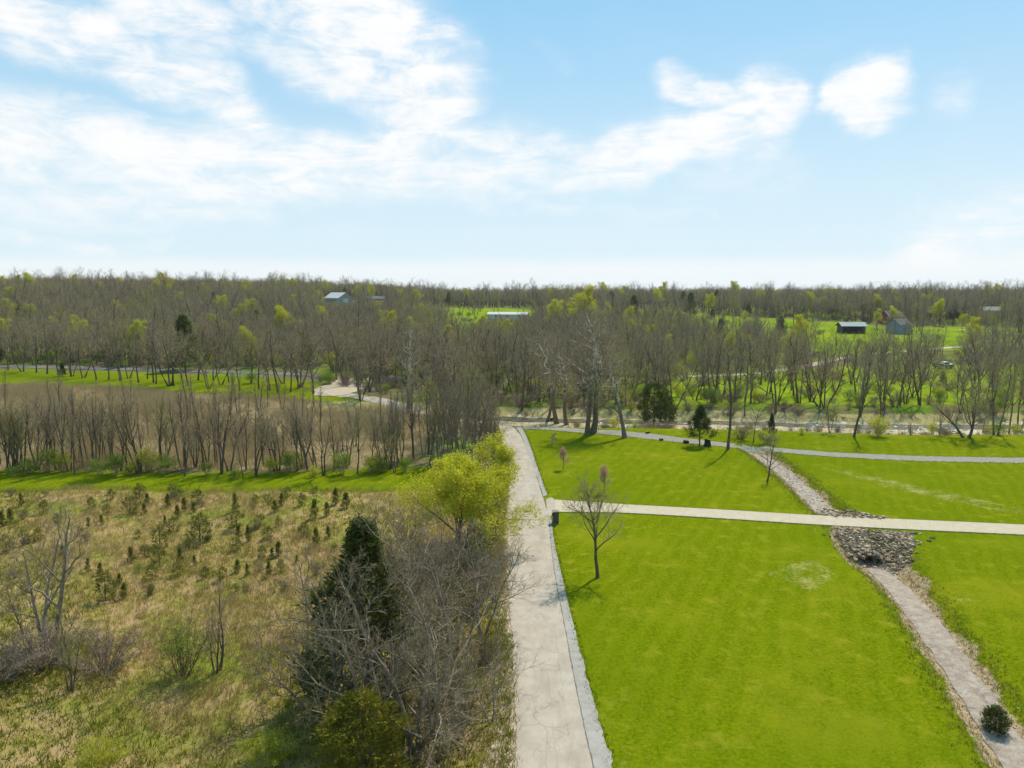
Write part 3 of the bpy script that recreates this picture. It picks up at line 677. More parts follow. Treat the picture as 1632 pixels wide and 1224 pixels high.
PT['sap_red'] = make_proto(Skel(703, 3, stems=1, spread=.5, ang=34, counts=(10, 6, 5, 3), clear=.32, wob=.12, trop=.12, twig_r=.006, r0=.06), M['bark'], M['twig_red'], 3, (M['leaf_redbrown'], .06, 3, .12, .85))
PT['sap_pink'] = make_proto(Skel(704, 3, stems=1, spread=.55, ang=42, counts=(8, 5, 4, 3), clear=.3, wob=.18, trop=.08, twig_r=.006, r0=.06), M['bark'], M['twig'], 3, (M['leaf_pink'], .09, 2, .06, .7))
PT['spring_big'] = make_proto(Skel(705, 8.5, stems=3, spread=.60, ang=44, counts=(12, 7, 6, 4), clear=.16, wob=.17, trop=.07, twig_r=.006, ang_stem=28, r0=.15), M['bark'], M['twig'], 8.5, (M['leaf_spring'], .115, 6, .2, .97))
for k in range(3):     # distant trees in young leaf
    PT['leafy%d' % k] = make_proto(Skel(720 + k, 12, stems=1, spread=.5, ang=42, counts=(11, 6, 4, 3), clear=.25, wob=.16, trop=.09, twig_r=.011), M['bark'], M['twig'], 12, ((M['leaf_yellow'], M['leaf_spring'], M['leaf_bud'])[k], .24 if k < 2 else .16, 4 if k < 2 else 2, .3, .9 if k < 2 else .7))
PT['snag'] = make_proto(Skel(740, 10.5, stems=3, spread=.46, ang=42, counts=(9, 6, 5, 4), clear=.30, wob=.18, trop=.09, twig_r=.006, ang_stem=17, r0=.17), M['bark_grey'], M['twig_grey'], 10.5)
PT['vtree'] = make_proto(Skel(741, 5.4, stems=3, spread=.36, ang=32, counts=(9, 6, 5, 3), clear=.25, wob=.14, trop=.13, twig_r=.005, ang_stem=20, r0=.09), M['bark'], M['twig'], 5.4)
PT['cedar_big'] = cedar_proto(801, 10.4, 7.0, M['cedar'], 12500, .32, 'cone', .02)
PT['cedar_olive'] = cedar_proto(802, 5.6, 4.6, M['cedar_olive'], 12000, .26, 'egg', .03)
PT['cedar_lawn'] = cedar_proto(803, 5.3, 4.2, M['cedar'], 5200, .28, 'cone', .22)
PT['cedar_wood'] = cedar_proto(804, 9, 5, M['cedar'], 5200, .5, 'cone', .1)
PT['cedar_round'] = cedar_proto(806, 6.5, 5.0, M['cedar'], 5600, .36, 'egg', .14)
PT['cedar_ball'] = cedar_proto(805, 1.7, 1.5, M['cedar'], 3600, .17, 'egg', .05)
for k in range(4): PT['young%d' % k] = cedar_proto(810 + k, 1.7, (.95, 1.15, .8, 1.25)[k], M['cedar_young'], 1000, .15, 'egg' if k % 2 else 'cone', .02)
for k in range(3): PT['bush%d' % k] = shrub_proto(830 + k, 2.6, 3.2, M['leaf_green'] if k < 2 else M['leaf_spring'], 18, .13, 7)
PT['bush_fore'] = shrub_proto(840, 3.3, 4.2, M['leaf_green'], 26, .085, 6, M['bark'], 10, .8)
PT['bush_bright'] = shrub_proto(841, 2.2, 3.0, M['leaf_spring'], 24, .075, 12, None, 10)
PT['briar'] = shrub_proto(842, 2.2, 5.0, M['leaf_bud'], 60, .05, 1, M['bramble'], 16, .15)
PT['scrub'] = shrub_proto(843, 2.0, 2.4, M['leaf_bud'], 26, .07, 2, M['twig_grey'], 12, .5)

# ------------------------------------------------------------------ single trees and bushes
rnd = random.Random(11)
def spot(px, py): return G(px, py)
def plant(name, key, px, py, top, label, cat='tree', group=None, rz=None, wide=1.0, dx=0.0, dy=0.0, height=None, tilt=0.0):
    p = spot(px, py); p = np.array([p[0] + dx, p[1] + dy, h1(p[0] + dx, p[1] + dy)])
    h = height or top_at(px, top, p)
    return put(name, PT[key], p, h, rz if rz is not None else rnd.uniform(0, 6.28), label, cat, group, wide, tilt)

plant('budding_tree', 'lawn0', 953, 921, 748, 'slender budding tree standing alone on the lawn near the driveway mailbox', rz=.4)
plant('bare_tree', 'lawn1', 1222, 768, 688, 'small dark bare tree on the lawn beside the top of the drainage ditch', rz=1)
plant('young_tree', 'sap_red', 969, 800, 742, 'young tree with reddish brown crown beside the pale driveway', dy=3.5, wide=.85)
plant('young_tree', 'sap_red', 897, 748, 713, 'small reddish sapling in the lawn between road and gravel lane', wide=.9)
plant('redbud_tree', 'sap_pink', 879, 711, 690, 'small pink blossoming redbud on the lawn corner by the gravel lane')
plant('sycamore_tree', 'syc1', 940, 691, 474, 'tallest twin trunked sycamore with bleached limbs beside the gravel lane', rz=.3)
plant('sycamore_tree', 'syc0', 996, 698, 548, 'single trunked sycamore with pale limbs standing on the lawn side of the gravel lane', rz=2)
for (a, b, c, l) in [(872, 672, 560, 'dark trunked sycamore first of the cluster by the road bend'), (888, 676, 520, 'thick sycamore in the middle of the cluster by the road bend'), (903, 678, 535, 'sycamore with broken pale limbs at the lane end of the road bend cluster')]:
    plant('sycamore_tree', 'syc%d' % (a % 3), a, b, c, l)
plant('bare_tree', 'up3', 1160, 716, 535, 'tall straight bare tree with thick trunk beside the gravel lane and cedar', rz=1.2, wide=.9)
plant('bare_tree', 'round0', 1201, 705, 638, 'low forked bare tree on the scrubby ditch bank behind the gravel lane')
plant('leaning_tree', 'row5', 833, 664, 615, 'small leaning bare tree by the dry creek at the road bend', tilt=.35)
plant('cedar_tree', 'cedar_lawn', 1115, 710, 648, 'dark conical cedar on a bare stem beside the lane stumps')
plant('cedar_tree', 'cedar_round', 1042, 679, 611, 'larger of two joined dark rounded cedars at the creek edge of the lawn', wide=.95)
plant('cedar_tree', 'cedar_round', 1061, 678, 632, 'smaller half of two joined dark cedars at the creek edge', wide=.9)
plant('cedar_tree', 'cedar_lawn', 1229, 698, 660, 'dark cedar half hidden among bare scrub on the ditch bank', wide=.55)
plant('round_cedar', 'cedar_ball', 1592, 1172, 1128, 'small round dark cedar growing at the edge of the ditch bed', 'shrub', dy=.35)
plant('bare_tree', 'broad', 1541, 698, 602, 'wide low spreading bare tree on the grassy creek bank', rz=.8)
plant('bare_tree', 'up1', 1361, 696, 560, 'thin straight bare tree with ivy clad foot on the creek bank')
plant('green_bush', 'bush2', 1400, 695, 664, 'rounded yellow green bush on the creek bank near the thin tree', 'bush')
plant('green_bush', 'bush0', 1593, 694, 672, 'low leafy green bush under the thin trees on the creek bank', 'bush')
plant('green_bush', 'bush2', 1277, 692, 680, 'low rounded green bush between creek and ditch bank', 'bush')
plant('scrub_bush', 'scrub', 1180, 700, 672, 'grey twiggy scrub on the ditch bank behind the tall straight tree', 'bush', wide=1.6)
plant('scrub_bush', 'scrub', 1222, 708, 685, 'grey twiggy scrub beside the gravel lane above the ditch', 'bush', wide=1.5)
for (a, b, c) in [(1584, 693, 560), (1590, 694, 575), (1608, 692, 555), (1622, 690, 565), (1566, 692, 620), (1322, 690, 630), (1497, 694, 655), (1385, 693, 662), (1450, 693, 668)]:
    plant('bare_tree', 'row%d' % (a % 6), a, b, c, 'slim bare tree rising from the scrub of the creek bank', group='slim trees on the creek bank', wide=.8)
# hedgerow between the cedar field and the brush meadow
ROW1 = [(11, 750, 625), (23, 751, 622), (30, 747, 620), (59, 749, 628), (91, 748, 620), (119, 756, 660), (153, 746, 628), (193, 750, 625), (206, 752, 640), (220, 754, 618), (226, 754, 622), (259, 745, 622), (294, 759, 668),
        (311, 745, 650), (353, 754, 612), (366, 750, 640), (388, 761, 690), (408, 760, 650), (437, 750, 635), (443, 749, 640), (484, 745, 628), (490, 751, 640), (503, 748, 655), (516, 758, 650), (538, 746, 680), (570, 756, 648), (610, 746, 640), (623, 746, 665), (629, 753, 680), (659, 733, 590),
        (-40, 752, 620), (-90, 750, 625), (-150, 752, 622), (75, 742, 655), (175, 741, 650), (332, 743, 655), (420, 742, 650), (556, 741, 655), (640, 740, 640)]
LOOK = ['single stemmed', 'twin stemmed', 'three stemmed', 'forked twin stemmed', 'many stemmed', 'slightly crooked single stemmed']
for i, (a, b, c) in enumerate(ROW1):
    k = (i * 5 + a) % 6
    plant('hedgerow_tree', 'row%d' % k, a, b, c, LOOK[k] + ' bare tree in the hedgerow between cedar field and brush', group=LOOK[k] + ' hedgerow trees')
SLIM = ['straight', 'leaning topped', 'thin crowned', 'paired']
for i in range(44):
    k = i % 4; a = rnd.uniform(-70, 690); b = rnd.choice([738, 743, 748, 752]) + rnd.uniform(-3, 3) - max(0, a - 560) * .08
    plant('hedgerow_sapling', 'slim%d' % k, a, b, b - rnd.uniform(92, 132), SLIM[k] + ' slim upright sapling in the hedgerow by the brush meadow', group=SLIM[k] + ' slim hedgerow saplings')
for i, (a, b, t) in enumerate([(45, 756, 728), (75, 752, 715), (100, 752, 722), (160, 756, 728), (185, 757, 722), (235, 752, 715), (265, 755, 722), (330, 757, 736), (430, 756, 730), (462, 753, 715), (545, 756, 722), (590, 755, 728), (605, 752, 720), (645, 752, 728), (500, 760, 742), (375, 763, 745), (20, 760, 742), (208, 757, 735)]):
    k = i % 3; plant('hedgerow_bush', 'bush%d' % k, a, b, t, ('leafy green bush at the foot of the hedgerow', 'broad green bush filling a gap in the hedgerow', 'bright yellow green bush among the hedgerow stems')[k], 'bush', ('green hedgerow bushes', 'broad hedgerow bushes', 'bright hedgerow bushes')[k])
# pale poles crowding the road bend
POLES = [(690, 735, 640), (702, 742, 632), (712, 730, 628), (722, 744, 640), (733, 735, 622), (744, 745, 640), (752, 732, 632), (762, 742, 648), (771, 735, 640), (780, 728, 650), (788, 738, 662), (716, 716, 612), (738, 712, 615), (756, 715, 622), (772, 708, 630), (698, 715, 625), (785, 700, 640), (676, 728, 640),
         (748, 695, 600), (725, 692, 585), (768, 688, 610), (710, 700, 580)]
for i, (a, b, c) in enumerate(POLES):
    k = i % 3; plant('roadside_sapling', 'pole%d' % k, a, b, c - 28, ('three pale stems', 'four pale stems', 'two pale stems')[k] + ' of bare grey saplings crowding the road bend', group=('three', 'four', 'two')[k] + ' stemmed roadside saplings')
plant('bare_tree', 'syc2', 648, 668, 505, 'large bare tree with pale limbs at the meadow side of the bending road', wide=.85)
plant('bare_tree', 'round3', 575, 637, 520, 'many trunked bare tree on the verge beside the pale road junction', rz=.3)
plant('bare_tree', 'round1', 704, 655, 515, 'wide crowned bare tree across the road from the brush meadow')
for i, (a, b, c) in enumerate([(715, 705, 548), (738, 718, 575), (757, 702, 552), (775, 712, 580), (700, 688, 538), (745, 684, 540), (782, 690, 575), (722, 735, 590), (765, 740, 610), (685, 745, 610)]):
    k = i % 2; plant('bend_tree', ('up%d' % (i % 4)) if k else 'round%d' % (i % 3), a, b, c, ('straight narrow' if k else 'full crowned') + ' bare tree in the tall clump inside the road bend', group=('narrow' if k else 'full') + ' trees of the bend clump', wide=.8)
for i in range(60):
    a, b = rnd.uniform(-60, 690), rnd.uniform(648, 728); k = i % 4
    plant('meadow_sapling', 'slim%d' % k, a, b, b - rnd.uniform(52, 84), SLIM[k] + ' slim sapling standing within the brown brush meadow', group=SLIM[k] + ' brush meadow saplings', wide=1.1)
# trees on the grass strip along the far road
ROW2 = [(13, 590), (37, 592), (58, 594), (93, 597), (115, 600), (133, 602), (154, 605), (173, 605), (193, 607), (221, 610), (245, 610), (249, 612), (272, 615), (277, 615), (300, 615), (333, 620), (352, 613), (382, 622), (413, 620), (430, 623), (443, 627), (463, 625), (475, 620), (478, 617), (500, 628),
        (-30, 590), (-70, 588), (205, 603), (235, 604), (290, 607), (315, 606), (365, 609), (400, 611), (340, 605), (452, 611), (-110, 590), (75, 596)]
for i, (a, b) in enumerate(ROW2):
    k = (i * 7 + 3) % 11; key = 'up%d' % k if k < 6 else 'round%d' % (k - 6); p = spot(a, b)
    put('bare_tree', PT[key], p, rnd.uniform(11.5, 16), rnd.uniform(0, 6.28), ('narrow crowned' if k < 6 else 'round crowned') + ' bare tree on the green strip along the far crossroad', 'tree', ('narrow' if k < 6 else 'round') + ' trees along the crossroad')
plant('green_bush', 'bush0', 402, 611, 590, 'round green bush on the grass strip by the crossroad', 'bush')
for (a, b, c) in [(1408, 552, 506), (1424, 548, 500), (1440, 550, 504), (1453, 546, 502), (1466, 552, 500), (1380, 556, 516), (785, 548, 500), (803, 552, 496), (822, 546, 498), (838, 540, 488), (1590, 520, 488), (1572, 522, 490)]:
    plant('pasture_tree', ('up%d' % (a % 4)), a, b, c, 'bare tree screening the farm buildings on the rise', group='trees screening the farm buildings')
# foreground left
plant('bare_tree', 'snag', 78, 1030, 770, 'large grey three stemmed bare tree above the briars in the cedar field', rz=.6)
plant('leaning_tree', 'row5', 50, 1035, 905, 'thin bare tree leaning left out of the briars beside the large grey tree', tilt=-.38, rz=0)
plant('bare_tree', 'vtree', 346, 1070, 930, 'small bare tree forking into a V in the cedar field', rz=1.1)
plant('sapling', 'vtree', 112, 1103, 962, 'pair of thin dark bare stems at the edge of the briars', rz=2.0, wide=.7)
plant('leafing_bush', 'bush_fore', 293, 1075, 985, 'spreading bush with fresh green leaves beside the V shaped tree', 'bush')
plant('briar_thicket', 'briar', 70, 1062, 990, 'tangled brown briar thicket round the large grey tree', 'thicket', wide=1.1)
plant('briar_thicket', 'briar', 165, 1070, 1005, 'tangled briar thicket spreading beside the pair of dark stems', 'thicket')
plant('briar_thicket', 'briar', 10, 1085, 1020, 'dark briar thicket on the shaded side of the large grey tree', 'thicket')
plant('cedar_tree', 'cedar_big', 556, 1128, 832, 'tall dark pyramid cedar among the pale bare roadside trees', dx=.9, wide=1.2)
plant('cedar_tree', 'cedar_olive', 578, 1250, 1108, 'broad olive yellow cedar below the tall dark one', wide=1.05)
FORE = [('fore1', 588, 1128, 815, 'pale grey two stemmed bare tree against the tall dark cedar'), ('fore0', 632, 1110, 800, 'straight bare tree between the dark cedar and the road'), ('fore2', 664, 1200, 875, 'three stemmed bare tree arching from the olive cedar towards the road'),
        ('fore3', 735, 1090, 860, 'bare tree at the road edge with branches reaching over the pavement'), ('fore0', 540, 1175, 905, 'pale bare tree leaning over the dark cedar towards the field'), ('fore1', 700, 1035, 840, 'bare tree behind the roadside thicket by the leafing tree'),
        ('fore2', 655, 990, 815, 'bushy bare tree between tall cedar and the leafing tree'), ('fore3', 770, 1010, 850, 'low bare tree leaning out over the road edge'), ('fore3', 600, 1215, 960, 'knotty bare tree rising through the olive cedar'), ('fore0', 700, 1170, 900, 'slender bare tree in the middle of the roadside thicket'), ('fore1', 490, 1130, 960, 'low pale bare tree on the field side of the dark cedar')]
for i, (k, a, b, c, l) in enumerate(FORE): plant('roadside_tree', k, a, b, c - 22, l, rz=i * 1.3 + .4, wide=1.12)
for i, (a, b, c, l) in enumerate([(782, 1150, 1000, 'bare tree leaning over the broken pavement edge'), (788, 960, 838, 'thin bare tree at the verge with twigs across the road'), (640, 1040, 830, 'tall thin bare tree rising behind the dark cedar'), (610, 985, 850, 'bare tree on the far flank of the dark cedar'), (575, 1010, 860, 'slight bare tree by the cedar on the field side'), (680, 940, 800, 'bare tree before the leafing tree')]):
    plant('roadside_tree', 'fore%d' % ((i + 1) % 4), a, b, c, l, rz=i * 2.1)
plant('leafing_tree', 'spring_big', 733, 876, 700, 'round crowned tree in fresh yellow green leaf beside the road', rz=.5, wide=1.15)
plant('leafing_bush', 'bush_fore', 765, 905, 835, 'green leafing bush at the road edge under the yellow green tree', 'bush', wide=.8)
plant('leafing_bush', 'bush_bright', 430, 1228, 1165, 'bright yellow green bush beside the olive cedar', 'bush', wide=1.1)
plant('leafing_bush', 'bush_bright', 160, 1235, 1180, 'low bright yellow bush alone in the rough grass', 'bush')
plant('leafing_bush', 'bush_fore', 448, 1170, 1128, 'small fresh green shrub in the shade of the tall cedar', 'bush')
for i, (a, b, t, w) in enumerate([(720, 1180, 1105, 1.3), (745, 1130, 1070, 1.2), (690, 1120, 1040, 1.3), (770, 1060, 1005, 1.1), (715, 1060, 980, 1.3), (660, 1060, 985, 1.3), (745, 985, 925, 1.2), (700, 980, 905, 1.4), (660, 930, 870, 1.4), (765, 940, 890, 1.0), (715, 925, 865, 1.3), (635, 1160, 1085, 1.2), (780, 860, 800, 1.1), (650, 860, 800, 1.2), (690, 1210, 1130, 1.3), (792, 790, 745, 1.1), (785, 815, 770, 1.1), (797, 745, 700, 1.0)]):
    plant('roadside_scrub', 'scrub' if i % 3 else 'briar', a, b, t, 'grey twiggy scrub in the thicket beside the road' if i % 3 else 'tangled brown briars in the thicket beside the road', 'thicket', 'grey scrub in the roadside thicket' if i % 3 else 'briars in the roadside thicket', wide=w * (1 if i % 3 else .55))
YOUNG = [(34, 799, 16), (70, 810, 17), (4, 830, 18), (17, 826, 18), (11, 869, 20), (40, 858, 18), (61, 854, 16), (176, 790, 14), (145, 804, 15), (208, 808, 24), (223, 784, 18), (235, 797, 15), (230, 813, 14), (276, 783, 18), (268, 800, 18), (283, 817, 17), (294, 806, 18), (170, 813, 14), (162, 830, 13), (141, 834, 13), (127, 848, 12), (263, 832, 14), (277, 837, 19),
         (220, 852, 12), (255, 858, 26), (254, 888, 27), (243, 914, 20), (209, 887, 20), (231, 880, 16), (287, 887, 20), (283, 911, 17), (141, 903, 17), (160, 909, 16), (169, 940, 36), (198, 944, 20), (191, 924, 14), (241, 942, 14), (42, 937, 16), (315, 793, 20), (309, 810, 14), (319, 845, 36), (302, 867, 18), (310, 894, 13), (328, 913, 16), (355, 915, 17), (375, 803, 24), (377, 830, 24), (381, 848, 16),
         (396, 852, 22), (378, 870, 18), (413, 832, 18), (444, 832, 14), (427, 797, 15), (449, 797, 18), (438, 808, 17), (458, 786, 16), (407, 797, 13), (482, 797, 18), (502, 813, 27), (484, 847, 20), (504, 858, 26), (523, 850, 18), (444, 876, 20), (418, 881, 18), (434, 883, 15), (429, 909, 22), (447, 903, 17), (379, 903, 16), (394, 909, 16), (473, 892, 11), (427, 850, 18), (535, 793, 24), (552, 799, 22), (521, 813, 20),
         (-20, 812, 18), (-45, 840, 20), (-70, 806, 16), (-30, 880, 18), (100, 880, 14), (92, 830, 14)]
YL = ['narrow', 'rounded', 'slim upright', 'broad bushy']
for i, (a, b, s) in enumerate(YOUNG):
    k = (i * 3 + a) % 4; p = spot(a, b + s * .5); dist = math.hypot(p[0], p[1]); h = max(.7, s / FPX * math.hypot(dist, CAM_H) * 1.12)
    sz = 'knee high ' if h < .95 else 'waist high ' if h < 1.35 else 'shoulder high '
    lab = sz + YL[k] + ' young cedar among the dry grass of the cedar field'; grp = sz + YL[k] + ' young cedars in the field'
    if (a, b) == (319, 845): k = 3; lab, grp = 'largest bushy young cedar standing apart in the dry grass field', None
    if (a, b) == (169, 940): k = 1; lab, grp = 'big olive young cedar beside the large grey bare tree', None
    put('young_cedar', PT['young%d' % k], p, h, rnd.uniform(0, 6.28), lab, 'cedar', grp, rnd.uniform(.85, 1.2))
for i in range(34):
    a, b = rnd.uniform(-40, 540), rnd.uniform(785, 960); k = i % 3
    p = spot(a, b); put('field_shrub', PT[('scrub', 'bush1', 'briar')[k]], p, rnd.uniform(.6, 1.1), rnd.uniform(0, 6.28), ('grey twiggy', 'leafy olive', 'brown tangled')[k] + ' low shrub among the young cedars of the field', 'shrub', ('grey twiggy', 'leafy olive', 'brown tangled')[k] + ' shrubs of the cedar field', (1, 1, .5)[k])
# far trees in young leaf and far evergreens, one by one
for i, (a, b, t, k) in enumerate([(655, 556, 505, 0), (616, 556, 515, 0), (690, 552, 508, 1), (933, 540, 455, 0), (890, 545, 478, 1), (911, 540, 492, 1), (1044, 497, 460, 1), (1128, 505, 468, 1), (1398, 524, 492, 0), (1420, 522, 488, 1), (1492, 505, 474, 1), (1600, 510, 484, 1), (1615, 500, 474, 1), (1533, 528, 500, 1), (1192, 548, 522, 0), (1292, 575, 543, 2),
                                  (250, 480, 449, 1), (160, 482, 449, 1), (390, 482, 447, 1), (40, 500, 452, 2), (335, 492, 450, 2), (590, 487, 458, 1), (1040, 520, 492, 1), (1060, 635, 575, 2), (1240, 640, 560, 2), (1480, 640, 565, 2), (530, 600, 560, 1), (445, 560, 515, 2), (345, 550, 500, 1), (1320, 490, 462, 1), (560, 540, 500, 2), (730, 600, 540, 2)]):
    plant('leafing_tree', 'leafy%d' % k, a, b, t, ('yellow flowering crown', 'fresh green crown', 'olive budding crown')[k] + ' of a distant tree among the bare woods', group=('yellow', 'fresh green', 'olive')[k] + ' trees in the woods')
for i, (a, b, t) in enumerate([(1100, 505, 468), (410, 540, 497), (296, 590, 505), (1243, 540, 505), (1010, 505, 472), (1135, 508, 492), (100, 600, 580), (1530, 500, 480)]):
    plant('far_evergreen', 'cedar_wood', a, b, t, 'dark evergreen tree standing among the distant bare woods', group='evergreens in the woods', wide=1.1)

# ------------------------------------------------------------------ woods
def in_cone(P, k=.86, m=6): return (np.abs(P[:, 0]) < k * P[:, 1] + m)
def jitter_grid(x0, x1, y0, y1, s, rg):
    X, Y = np.meshgrid(np.arange(x0, x1, s), np.arange(y0, y1, s)); P = np.c_[X.ravel(), Y.ravel()]
    return P + rg.uniform(-.48, .48, P.shape) * s
ROADS = [R_L[6:], R_R[6:], CROSS, FAR_LANE, LANE]
def wood_prob(P):
    p = np.ones(len(P))
    for poly, w in ((LAWN, 2), (MOW, 2), (ROUGH, 2), (BRUSH, 3), (STRIP2, 1)): p[poly_sd(P, poly) > -w] = 0
    for poly in (FIELD_A, FIELD_B): p[poly_sd(P, poly) > -2] *= .07
    fl = poly_sd(P, FLOOR_R); p[fl > 0] *= .62
    p[(P[:, 0] > .17 * P[:, 1]) & (P[:, 1] < 262)] *= .66; p[P[:, 1] < 300] *= .88
    p[(P[:, 0] > .36 * P[:, 1]) & (P[:, 1] > 150) & (P[:, 1] < 250)] *= .5
    for rd in ROADS: p[seg_dist(P, rd)[0] < 3.6] = 0
    dc, _ = seg_dist(P, CREEK); p[dc < 7.5] = 0
    cy = np.interp(P[:, 0], CREEK[:, 0], CREEK[:, 1]); p[(P[:, 1] < cy) & (P[:, 0] > CREEK[0, 0])] = 0
    p[(P[:, 0] < -48) & (P[:, 1] < 206)] = 0; p[P[:, 1] < 118] = 0
    near = (P[:, 1] < 170) & (P[:, 0] < 0); p[near] *= .8
    # shed and house yards stay open
    for (a, b, r) in YARDS: p[np.hypot(P[:, 0] - a, P[:, 1] - b) < r] = 0
    # keep sight lines to the farm buildings as in the photograph: their front yards are open
    return p
BARN = G(540, 483); HOUSE2 = G(600, 482); LONG = G(810, 509); SHED = G(1356, 530); BLUE = G(1432, 531); RED = G(1420, 516); DOME = G(1579, 502); TRUCK = G(1503, 587)
YARDS = [(BARN[0], BARN[1], 24), (BARN[0] * .95, BARN[1] * .93, 16), (HOUSE2[0], HOUSE2[1], 14), (LONG[0], LONG[1], 16), (SHED[0], SHED[1], 16), (SHED[0] * .93, SHED[1] * .93, 12), (BLUE[0], BLUE[1], 4.5), (RED[0], RED[1], 8), (DOME[0], DOME[1], 14), (TRUCK[0], TRUCK[1], 8), (TRUCK[0] * .95, TRUCK[1] * .95, 5), (TRUCK[0] * .9, TRUCK[1] * .9, 3)]
def cap_height(x, y, z, h):
    """young, lower trees below the farm buildings and pastures on the rise, so that these look out over the wood"""
    for b, half, up in ((BARN, 12, 1.2), (LONG, 11, 3.2), (SHED, 6, .3), (TRUCK, 2.0, 1.0), (DOME, 5, 3.0), (HOUSE2, 5, 2.6)):
        if y < b[1] and abs(x - b[0] / b[1] * y) < half * y / b[1] + 1: h = min(h, CAM_H + (b[2] + up - CAM_H) * y / b[1] - z)
    if 205 < y < 320 and .14 < x / y < .6: h *= .80
    return h
BARE = ['up0', 'up1', 'up2', 'up3', 'up4', 'up5', 'round0', 'round1', 'round2', 'round3', 'round4']
MARKS = [(G(888, 676)[0], 'the sycamore cluster'), (G(940, 691)[0], 'the twin sycamore'), (G(996, 698)[0], 'the single sycamore'), (G(1050, 679)[0], 'the joined cedars'), (G(1115, 710)[0], 'the lawn cedar'), (G(1160, 716)[0], 'the tall straight lane tree'),
         (G(1229, 698)[0], 'the ditch bank'), (G(1361, 696)[0], 'the ivy footed tree'), (G(1400, 695)[0], 'the rounded green bush'), (G(1541, 698)[0], 'the spreading tree'), (G(1608, 692)[0], 'the slim bank trees')]
def build_woods():
    rg = np.random.default_rng(21); pts = []
    for (y0, y1, s) in ((112, 240, 4.3), (240, 330, 5.0), (330, 480, 6.0), (480, 700, 7.5), (700, 1100, 11)):
        P = jitter_grid(-y1 * .9, y1 * .9, y0, y1, s, rg); P = P[in_cone(P)]
        P = P[rg.random(len(P)) < wood_prob(P)]; pts.append(P)
    P = np.concatenate(pts); P = P[np.argsort(np.hypot(P[:, 0], P[:, 1]))]
    vis = np.abs(P[:, 0]) < .72 * P[:, 1]
    idx = np.where(vis)[0][:205]; rest = np.setdiff1d(np.arange(len(P)), idx)
    for n, i in enumerate(idx):
        x, y = P[i]; k = BARE[int(rg.integers(0, len(BARE)))]; up = k.startswith('up')
        ht = max(3.5, cap_height(x, y, h1(x, y), rg.uniform(10, 15.5))); size = 'tall' if ht > 13.8 else 'short' if ht < 11.6 else 'middling'
        form = {'up4': 'twin stemmed', 'up5': 'twin stemmed', 'round3': 'three stemmed', 'round4': 'three stemmed'}.get(k, 'narrow' if up else 'round crowned')
        if x > -8:
            mk = min(MARKS, key=lambda m_: abs(m_[0] - x)); cy = np.interp(x, CREEK[:, 0], CREEK[:, 1])
            where = ('on the creek bank facing ' if y < cy + 14 else 'inside the creekside wood beyond ' if y < cy + 40 else 'deep in the wood behind ') + mk[1]
        else: where = 'in the wood between the road and the crossroad' if y < 205 else 'at the front of the wooded hillside across the road'
        lab = size + ' ' + form + ' bare tree ' + where
        put('woodland_tree', PT[k], (x, y, h1(x, y)), ht, rg.uniform(0, 6.28), lab, 'tree', lab.replace('bare tree', 'trees'), rg.uniform(.8, 1.1), rg.normal() * .04)
    return P[rest], rg
VIEWS = None
REST, wrg = build_woods()
def gn_scatter(name, P, keys, scales, label, cat, seed, sink=.1, probs=None):
    """one object: plants instanced on points by geometry nodes, reusing mesh data of plants already standing"""
    rg = np.random.default_rng(seed); n = len(P); z = H(P[:, 0], P[:, 1]) - sink
    me = bpy.data.meshes.new(name); me.vertices.add(n); me.vertices.foreach_set('co', np.c_[P, z].astype(np.float32).ravel())
    kind = rg.choice(len(keys), n, p=probs)
    for nm, typ, arr in (('kind', 'INT', kind.astype(np.int32)), ('rot', 'FLOAT', rg.uniform(0, 6.283, n).astype(np.float32)), ('sc', 'FLOAT', scales.astype(np.float32))):
        a = me.attributes.new(nm, typ, 'POINT'); a.data.foreach_set('value', arr)
    o = link(name, me); tag(o, label, cat, kind='stuff')
    t = bpy.data.node_groups.new(name, 'GeometryNodeTree'); t.interface.new_socket('Geometry', in_out='INPUT', socket_type='NodeSocketGeometry'); t.interface.new_socket('Geometry', in_out='OUTPUT', socket_type='NodeSocketGeometry')
    N = NT(t); gi = N.n('NodeGroupInput'); go = N.n('NodeGroupOutput'); join = N.n('GeometryNodeJoinGeometry')
    kd = N.n('GeometryNodeInputNamedAttribute', {'Name': 'kind'}, data_type='INT'); rt = N.n('GeometryNodeInputNamedAttribute', {'Name': 'rot'}, data_type='FLOAT'); sc = N.n('GeometryNodeInputNamedAttribute', {'Name': 'sc'}, data_type='FLOAT')
    rv = N.n('ShaderNodeCombineXYZ', {2: rt.outputs[0]}); sv = N.n('ShaderNodeCombineXYZ', {0: sc.outputs[0], 1: sc.outputs[0], 2: sc.outputs[0]})
    for k, key in enumerate(keys):
        cmp = N.n('FunctionNodeCompare', data_type='INT', operation='EQUAL'); t.links.new(kd.outputs[0], cmp.inputs[2]); cmp.inputs[3].default_value = k
        for part in ('trunk', 'crown'):
            src = next(ob for ob in C.objects if ob.data is PT[key][part])
            oi = N.n('GeometryNodeObjectInfo', {'Object': src, 'As Instance': False}, transform_space='ORIGINAL')
            ip = N.n('GeometryNodeInstanceOnPoints', {'Points': gi.outputs[0], 'Selection': cmp.outputs[0], 'Instance': oi.outputs['Geometry'], 'Rotation': rv.outputs[0], 'Scale': sv.outputs[0]})
            t.links.new(ip.outputs[0], join.inputs[0])
    t.links.new(join.outputs[0], go.inputs[0])
    o.modifiers.new('scatter', 'NODES').node_group = t; return o
sc = wrg.uniform(.72, 1.15, len(REST)) * np.where(wrg.random(len(REST)) < .10, 1.38, 1.0) * np.interp(REST[:, 1], [150, 300, 600, 1000], [1.0, .95, 1.05, 1.2])
